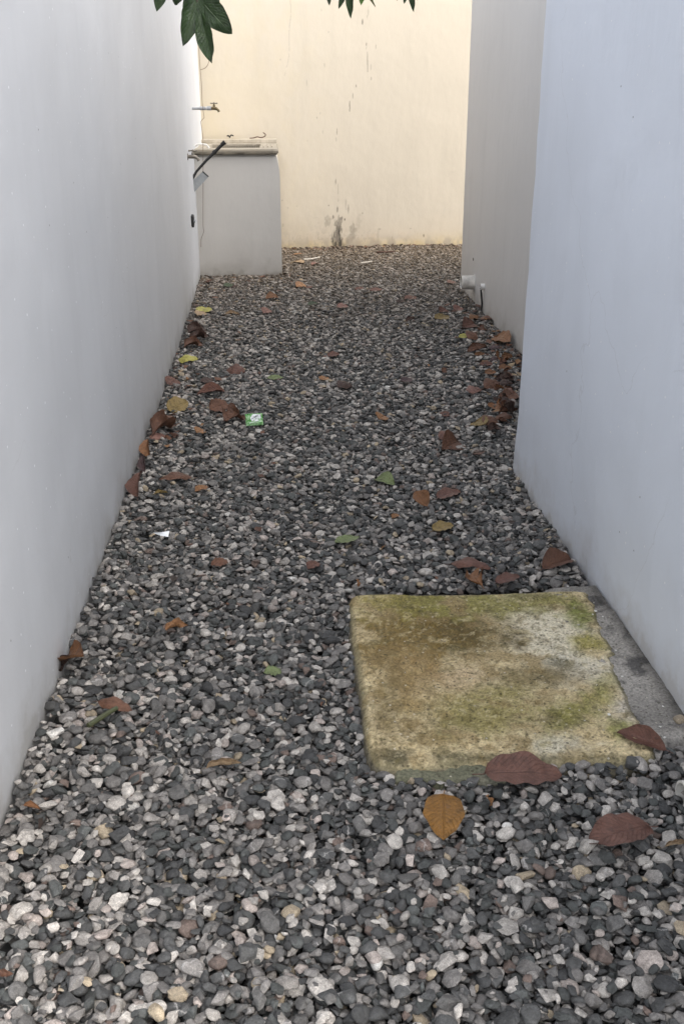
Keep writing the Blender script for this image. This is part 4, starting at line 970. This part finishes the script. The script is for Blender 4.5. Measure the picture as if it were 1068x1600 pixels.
for (x1, y1, x2, y2_, wr, sh, col, z1, z2, roll, lab) in LEAVES:
    pa, pb = G(x1, y1, .01), G(x2, y2_, .01)
    m = (pa+pb)/2; ga = min(max(ground_z(pa[0], pa[1], .02, .85), -.02), .045); gz2 = min(max(ground_z(pb[0], pb[1], .02, .85), -.02), .045)
    gm = min(max(ground_z(m[0], m[1], .02, .8), -.02), .045); ga = max(ga, gm-.01); gz2 = max(gz2, gm-.01)
    pa = G(x1, y1, ga+z1*.45); pb = G(x2, y2_, gz2+z2*(.45 if z2 < .025 else 1))
    lim = lambda p: np.array([min(max(p[0], float(left_x(p[1]))+.006), float(XN(p[1]) if p[1] < YE else XF(p[1]) if p[1] < YE2 else 3)-.006), min(p[1], float(YB(p[0]))-.01), p[2]])
    pa, pb = lim(pa), lim(pb)
    xv = Vector(pb-pa); Ln = xv.length; xv.normalize()
    zv = Vector((0, 0, 1)); zv = (zv-xv*zv.dot(xv))
    if zv.length < .2: zv = Vector(-FWD); zv = zv-xv*zv.dot(xv)
    zv.normalize(); yv = zv.cross(xv)
    sgn = 1 if (len(used)*7919) % 2 else -1
    cam_side = 1 if yv.dot(Vector(FWD)) > 0 else -1        # raise the far margin a little so the blade shows its face
    if 430 < y1 < 700 and Ln < .14: roll = roll+.22
    c_, s_ = math.cos(roll*cam_side), math.sin(roll*cam_side); yv, zv = yv*c_+zv*s_, zv*c_-yv*s_
    o = bpy.data.objects.new('leaf', LV[sh])
    # blades lying across the view are foreshortened: use the true width
    W_ = Ln*wr/.5
    fore = 1.0
    if y2_-y1 < 40 and sh != 'wide': fore = 1.0
    lim_w = .11
    if 430 < y1 < 700 and Ln < .14: fore *= 1.35        # the far ones lie tilted on each other
    W_ = min(W_*fore, lim_w*2)
    o.matrix_world = Matrix(((xv.x*Ln, yv.x*W_, zv.x*Ln, pa[0]), (xv.y*Ln, yv.y*W_, zv.y*Ln, pa[1]), (xv.z*Ln, yv.z*W_, zv.z*Ln, pa[2]), (0, 0, 0, 1)))
    j = random.uniform(.88, 1.15); o.color = (*[min(1, k*j) for k in C[col]], 1)
    link(o); tag(o, lab, 'leaf', 'brown leaves packed along the right wall' if lab.startswith('brown curled leaf packed') else 'dry leaves fallen on the gravel'); used[lab] = 1

# small crumbs of leaf and twig along the walls: nobody could count them
bm = bmesh.new()
def crumb(x, y, s):
    z = ground_z(x, y, .008, .8)+.002
    a = random.uniform(0, 6.28); w = random.uniform(.25, .8); n = []
    for k, (u, v) in enumerate(((-1, 0), (-.2, -w), (1, random.uniform(-.2, .2)), (.1, w))):
        n.append(bm.verts.new((x+s*(u*math.cos(a)-v*math.sin(a)), y+s*(u*math.sin(a)+v*math.cos(a)), z+random.uniform(-.2, .9)*s*.6)))
    bm.faces.new((n[0], n[1], n[2])); bm.faces.new((n[0], n[2], n[3]))
rs = random.Random(5)
for k in range(700):
    q = rs.random()
    if q < .34: x = rs.uniform(SXR, 1.9); y = YB(x)-abs(rs.gauss(0, .16))-.02
    elif q < .52: y = rs.uniform(4.0, 8.8); x = float(left_x(y))+abs(rs.gauss(0, .09))+.02
    elif q < .64: x = rs.uniform(-.55, .35); y = SY-abs(rs.gauss(0, .3))-.03
    elif q < .87: y = rs.uniform(3.9, 7.2); x = XF(y)-abs(rs.gauss(0, .12))-.02
    else: x = rs.uniform(-.5, .9); y = rs.uniform(1.3, 8)
    if k > 560: y = rs.uniform(3.9, 7.0); x = float(XF(y))-abs(rs.gauss(0, .14))-.03
    if allowed(np.array([x]), np.array([y]), .015)[0]: crumb(x, y, rs.uniform(.006, .02) if rs.random() < .75 else rs.uniform(.02, .036))
tC = NT('leaf_crumbs'); gi_ = tC.n('ShaderNodeNewGeometry')
M_crumb = tC.done(tC.ramp(gi_.outputs['Random Per Island'], [(0, (.03, .018, .012)), (.3, (.08, .038, .024)), (.6, (.12, .055, .03)), (.8, (.2, .1, .04)), (.95, (.3, .22, .13))], 'CONSTANT'), .7)
o = bm_obj('leaf_litter', bm, M_crumb, smooth=False); tag(o, 'small brown leaf crumbs scattered along the foot of the walls', 'leaf litter', kind='stuff')

# twigs, foil, wrapper
def on_ground(pts, dz): 
    r = []
    for x, y in pts:
        p = G(x, y, .01); r.append((p[0], p[1], min(max(ground_z(p[0], p[1], .012), -.01), .04)+dz))
    return r
M_gtwig = plain('green_twig', (.055, .06, .025), .6)
pts = on_ground(((139, 1143), (155, 1133), (170, 1123), (184, 1115)), .004); zz = max(p[2] for p in pts); pts = [(p[0], p[1], zz) for p in pts]
bm = bmesh.new(); add_tube(bm, pts, [.006, .0065, .006, .005], 8); o = bm_obj('twig', bm, M_gtwig); tag(o, 'dark green twig lying on the left gravel below a brown leaf', 'twig')
M_ptwig = plain('bleached_twig', (.5, .45, .38), .7)
for pts, mt, lab in ((((474, 407.5), (487, 406.5), (500.5, 403.5)), M_ptwig, 'thin pale twig on the gravel in front of the end wall, left of another'),
                 (((563, 414.5), (572, 413.5), (581, 411.5)), M_ptwig, 'thin pale twig on the gravel in front of the end wall, nearer the middle'),
                 (((588, 395.5), (602, 395.3), (617, 394)), M_twigd, 'dark reddish twig lying along the foot of the end wall')):
    q = on_ground(pts, .006); zz = max(p[2] for p in q); q = [(p[0], p[1], zz) for p in q]
    bm = bmesh.new(); add_tube(bm, q, [.008, .008, .005], 6); o = bm_obj('twig', bm, mt); tag(o, lab, 'twig')
# white foil scrap
bm = bmesh.new(); base = [G(x, y, .02) for x, y in ((239, 836), (250, 839), (263, 838), (265, 834), (252, 833))]
zz = max(ground_z(p[0], p[1]) for p in base)
vs = [bm.verts.new((p[0], p[1], zz+random.uniform(0, .018))) for p in base]; c0 = bm.verts.new((sum(p[0] for p in base)/5, sum(p[1] for p in base)/5, zz+.016))
for k in range(5): bm.faces.new((vs[k], vs[(k+1) % 5], c0))
o = bm_obj('foil_scrap', bm, plain('white_foil', (.62, .63, .64), .3, .3), smooth=False); tag(o, 'crumpled white foil scrap on the left gravel', 'foil scrap')

# green wrapper: crinkled pillow pack lying tilted on the pebbles
c0 = G(398, 666, .012); gzw = ground_z(c0[0], c0[1], .03, .8); c0 = G(398, 666, gzw)
dW = float(np.dot(c0-CP, FWD)); ux = Vector((math.cos(.06), math.sin(.06), .02)).normalized(); tilt = math.radians(42)
vy = Vector((-.06, math.cos(tilt), math.sin(tilt))).normalized(); nz = ux.cross(vy).normalized(); WW, HW = 27*dW/FPX, .062
wrap = empty('wrapper', tuple(c0)); tag(wrap, 'small crumpled green wrapper with a white oval and dark lettering on the gravel', 'wrapper')
def wp_(u, v, h): return Vector(c0)+ux*(u*WW)+vy*(v*HW)+nz*h+Vector((0, 0, .004))
def puff(u, v): return .011*max(0, 1-(2*u)**4)**.6*math.sin(math.pi*v)**.6 + .009*mnoise.noise(Vector((u*5, v*4, 2)))+.004*mnoise.noise(Vector((u*14, v*10, 7)))
nu, nv = 20, 12; V, F = [], []
for sgn in (1, -1):
    for j in range(nv+1):
        for i in range(nu+1):
            u = -.5+i/nu; v = j/nv
            zig = .012*((j % 2)*2-1)*(i in (0, nu))
            V.append(wp_(u+zig, v, sgn*puff(u, v)))
n1_ = (nu+1)*(nv+1)
for s in (0, 1):
    for j in range(nv):
        for i in range(nu):
            a = s*n1_+j*(nu+1)+i; f = (a, a+1, a+nu+2, a+nu+1); F.append(f if s == 0 else f[::-1])
tW = NT('green_film'); v = tW.coord(); q = tW.noise(v, 60, 4, .6)
M_film = tW.done(tW.mix(tW.ramp(q, [(.4, 0.0), (.68, 1.0)]), (.07, .27, .045), (.42, .60, .36)), .22, tW.bump(q, .7, .004), .6)
mesh_obj('film', V, F, M_film, wrap, True)
def patch(name, outline, lift, mat):
    bm = bmesh.new(); cu = sum(p[0] for p in outline)/len(outline); cv = sum(p[1] for p in outline)/len(outline)
    pv = lambda u, v: bm.verts.new(wp_(u, v, puff(u, v)+lift))
    ctr = pv(cu, cv); mid = [pv(cu+(u-cu)*.55, cv+(v-cv)*.55) for u, v in outline]; o_ = [pv(u, v) for u, v in outline]; n = len(outline)
    for k in range(n):
        bm.faces.new((ctr, mid[k], mid[(k+1) % n])); bm.faces.new((mid[k], o_[k], o_[(k+1) % n], mid[(k+1) % n]))
    return bm_obj(name, bm, mat, wrap)
ca_, sa_ = math.cos(.30), math.sin(.30)
ov_ = [(.08+.30*math.cos(a)*ca_-.10*math.sin(a), .56+.36*math.cos(a)*.55+.30*math.sin(a)) for a in np.linspace(0, 2*math.pi, 25)[:-1]]
patch('white_oval', ov_, .0016, plain('white_print', (.74, .76, .76), .3))
patch('white_band', [(-.30, .10), (.42, .20), (.42, .28), (-.26, .22)], .0018, plain('pale_green_print', (.5, .68, .46), .3))
M_ink = plain('dark_print', (.03, .03, .07), .35)
# a row of short dark strokes: the lettering cannot be read in the photograph
for k, (u, h0, h1) in enumerate(((-.13, -.06, .12), (-.085, -.06, .06), (-.04, -.07, .08), (.00, -.05, .10), (.045, -.10, .07), (.09, -.06, .09), (.13, -.07, .07), (.175, -.06, .12), (.22, -.09, .05))):
    v0 = .55+u*.62
    patch('letter', [(u-.013, v0+h0), (u+.016, v0+h0+.01), (u+.022, v0+h1), (u-.006, v0+h1-.01)], .0032, M_ink)

# ------------------------------------------------------------------ leafy twigs hanging into the top of the view
LG = {'a': leaf_mesh('leaf_blade', .35, .3, -.06, .05, seed=21, peak=.55, mat=MLF, petiole=.12), 'b': leaf_mesh('leaf_blade', .2, .5, .05, .09, seed=22, peak=.5, mat=MLF, blunt=.5, petiole=.12),
      'c': leaf_mesh('leaf_blade', .3, -.4, .08, .07, seed=23, peak=.5, mat=MLF, petiole=.12)}
def hang(parent, x1, y1, x2, y2_, depth, wpx, sh, col, roll, dz=0.0):
    pa, pb = Vector(D(x1, y1, depth)), Vector(D(x2, y2_, depth+dz)); xv = pb-pa; Ln = xv.length; xv.normalize()
    zv = Vector((-FWD[0], -FWD[1], .35)); zv = (zv-xv*zv.dot(xv)).normalized(); yv = zv.cross(xv)
    c_, s_ = math.cos(roll), math.sin(roll); yv, zv = yv*c_+zv*s_, zv*c_-yv*s_
    W_ = wpx*depth/FPX/.5
    o = bpy.data.objects.new('leaf', LG[sh]); link(o, parent); o.matrix_parent_inverse = Matrix.Translation(-Vector(parent.location))
    o.matrix_basis = Matrix(((xv.x*Ln, yv.x*W_, zv.x*Ln, pa.x), (xv.y*Ln, yv.y*W_, zv.y*Ln, pa.y), (xv.z*Ln, yv.z*W_, zv.z*Ln, pa.z), (0, 0, 0, 1)))
    o.color = (*col, 1); return o
G1 = (.020, .042, .009); G2 = (.09, .17, .03); G3 = (.13, .14, .05)
br = empty('leafy_branch', tuple(D(308, -60, 2.7))); tag(br, 'dark green leafy branch hanging in at the upper left in front of the walls', 'branch')
bm = bmesh.new(); tw = [Vector((-.75, 2.75, 3.05)), Vector((-.62, 2.72, 2.75)), Vector(D(285, -260, 2.75)), Vector(D(300, -110, 2.7)), Vector(D(306, -30, 2.7)), Vector(D(309, 18, 2.69))]
add_tube(bm, tw, [.014, .012, .009, .006, .004, .003], 8); bm_obj('twig', bm, M_twig, br)
for a in ((310, 12, 331, 99, 2.68, 27, 'a', G1, .2, -.05), (309, -14, 286, 71, 2.70, 33, 'b', G1, -.35, -.02), (308, -8, 363, 53, 2.72, 38, 'c', G1, .35, .03), (305, -6, 312, 45, 2.75, 24, 'a', G1, .1, .05),
          (262, -56, 245, 18, 2.74, 23, 'a', G1, -.2, .02), (304, -22, 297, 40, 2.73, 26, 'c', G1, .25, .04), (314, -26, 338, 30, 2.74, 30, 'b', G1, -.2, .04), (300, -44, 274, 8, 2.78, 30, 'b', G1, .2, .05), (306, -60, 350, -2, 2.76, 34, 'c', G1, .1, .05), (300, -90, 250, -30, 2.72, 34, 'b', G1, .3, .0),
          (301, -100, 345, -60, 2.66, 34, 'a', G1, -.3, -.05), (292, -170, 240, -120, 2.7, 34, 'c', G1, .2, 0), (292, -180, 340, -130, 2.75, 34, 'b', G1, -.2, .05)): hang(br, *a)
br2 = empty('leafy_branch', tuple(D(580, -80, 4.2))); tag(br2, 'thin green twigs whose narrow leaf tips hang in at the top middle', 'branch')
bm = bmesh.new(); tw = [Vector((-.75, 4.3, 3.1)), Vector((-.55, 4.3, 2.95)), Vector(D(430, -180, 4.2)), Vector(D(520, -75, 4.2)), Vector(D(580, -52, 4.2)), Vector(D(645, -40, 4.2))]
add_tube(bm, tw, [.014, .012, .008, .006, .004, .003], 8); bm_obj('twig', bm, M_twig, br2)
for a in ((520, -40, 514, 8, 4.2, 14, 'b', G1, .2, 0), (545, -38, 529, 14, 4.2, 13, 'c', G1, -.2, 0), (546, -40, 548, 29, 4.17, 13, 'a', G1, .3, 0), (568, -34, 564, 8.5, 4.2, 12, 'a', G2, .2, 0), (565, -30, 587, 12, 4.22, 5.5, 'c', G3, .4, 0),
          (622, -38, 620, 1, 4.2, 9, 'b', G1, .2, 0), (634, -36, 631, 6, 4.2, 11, 'c', G1, -.3, 0), (641, -36, 646, 19, 4.2, 10.5, 'a', G1, .4, 0), (520, -75, 480, -40, 4.2, 16, 'b', G1, .2, 0), (600, -50, 596, -6, 4.2, 14, 'a', G1, .2, 0)): hang(br2, *a)
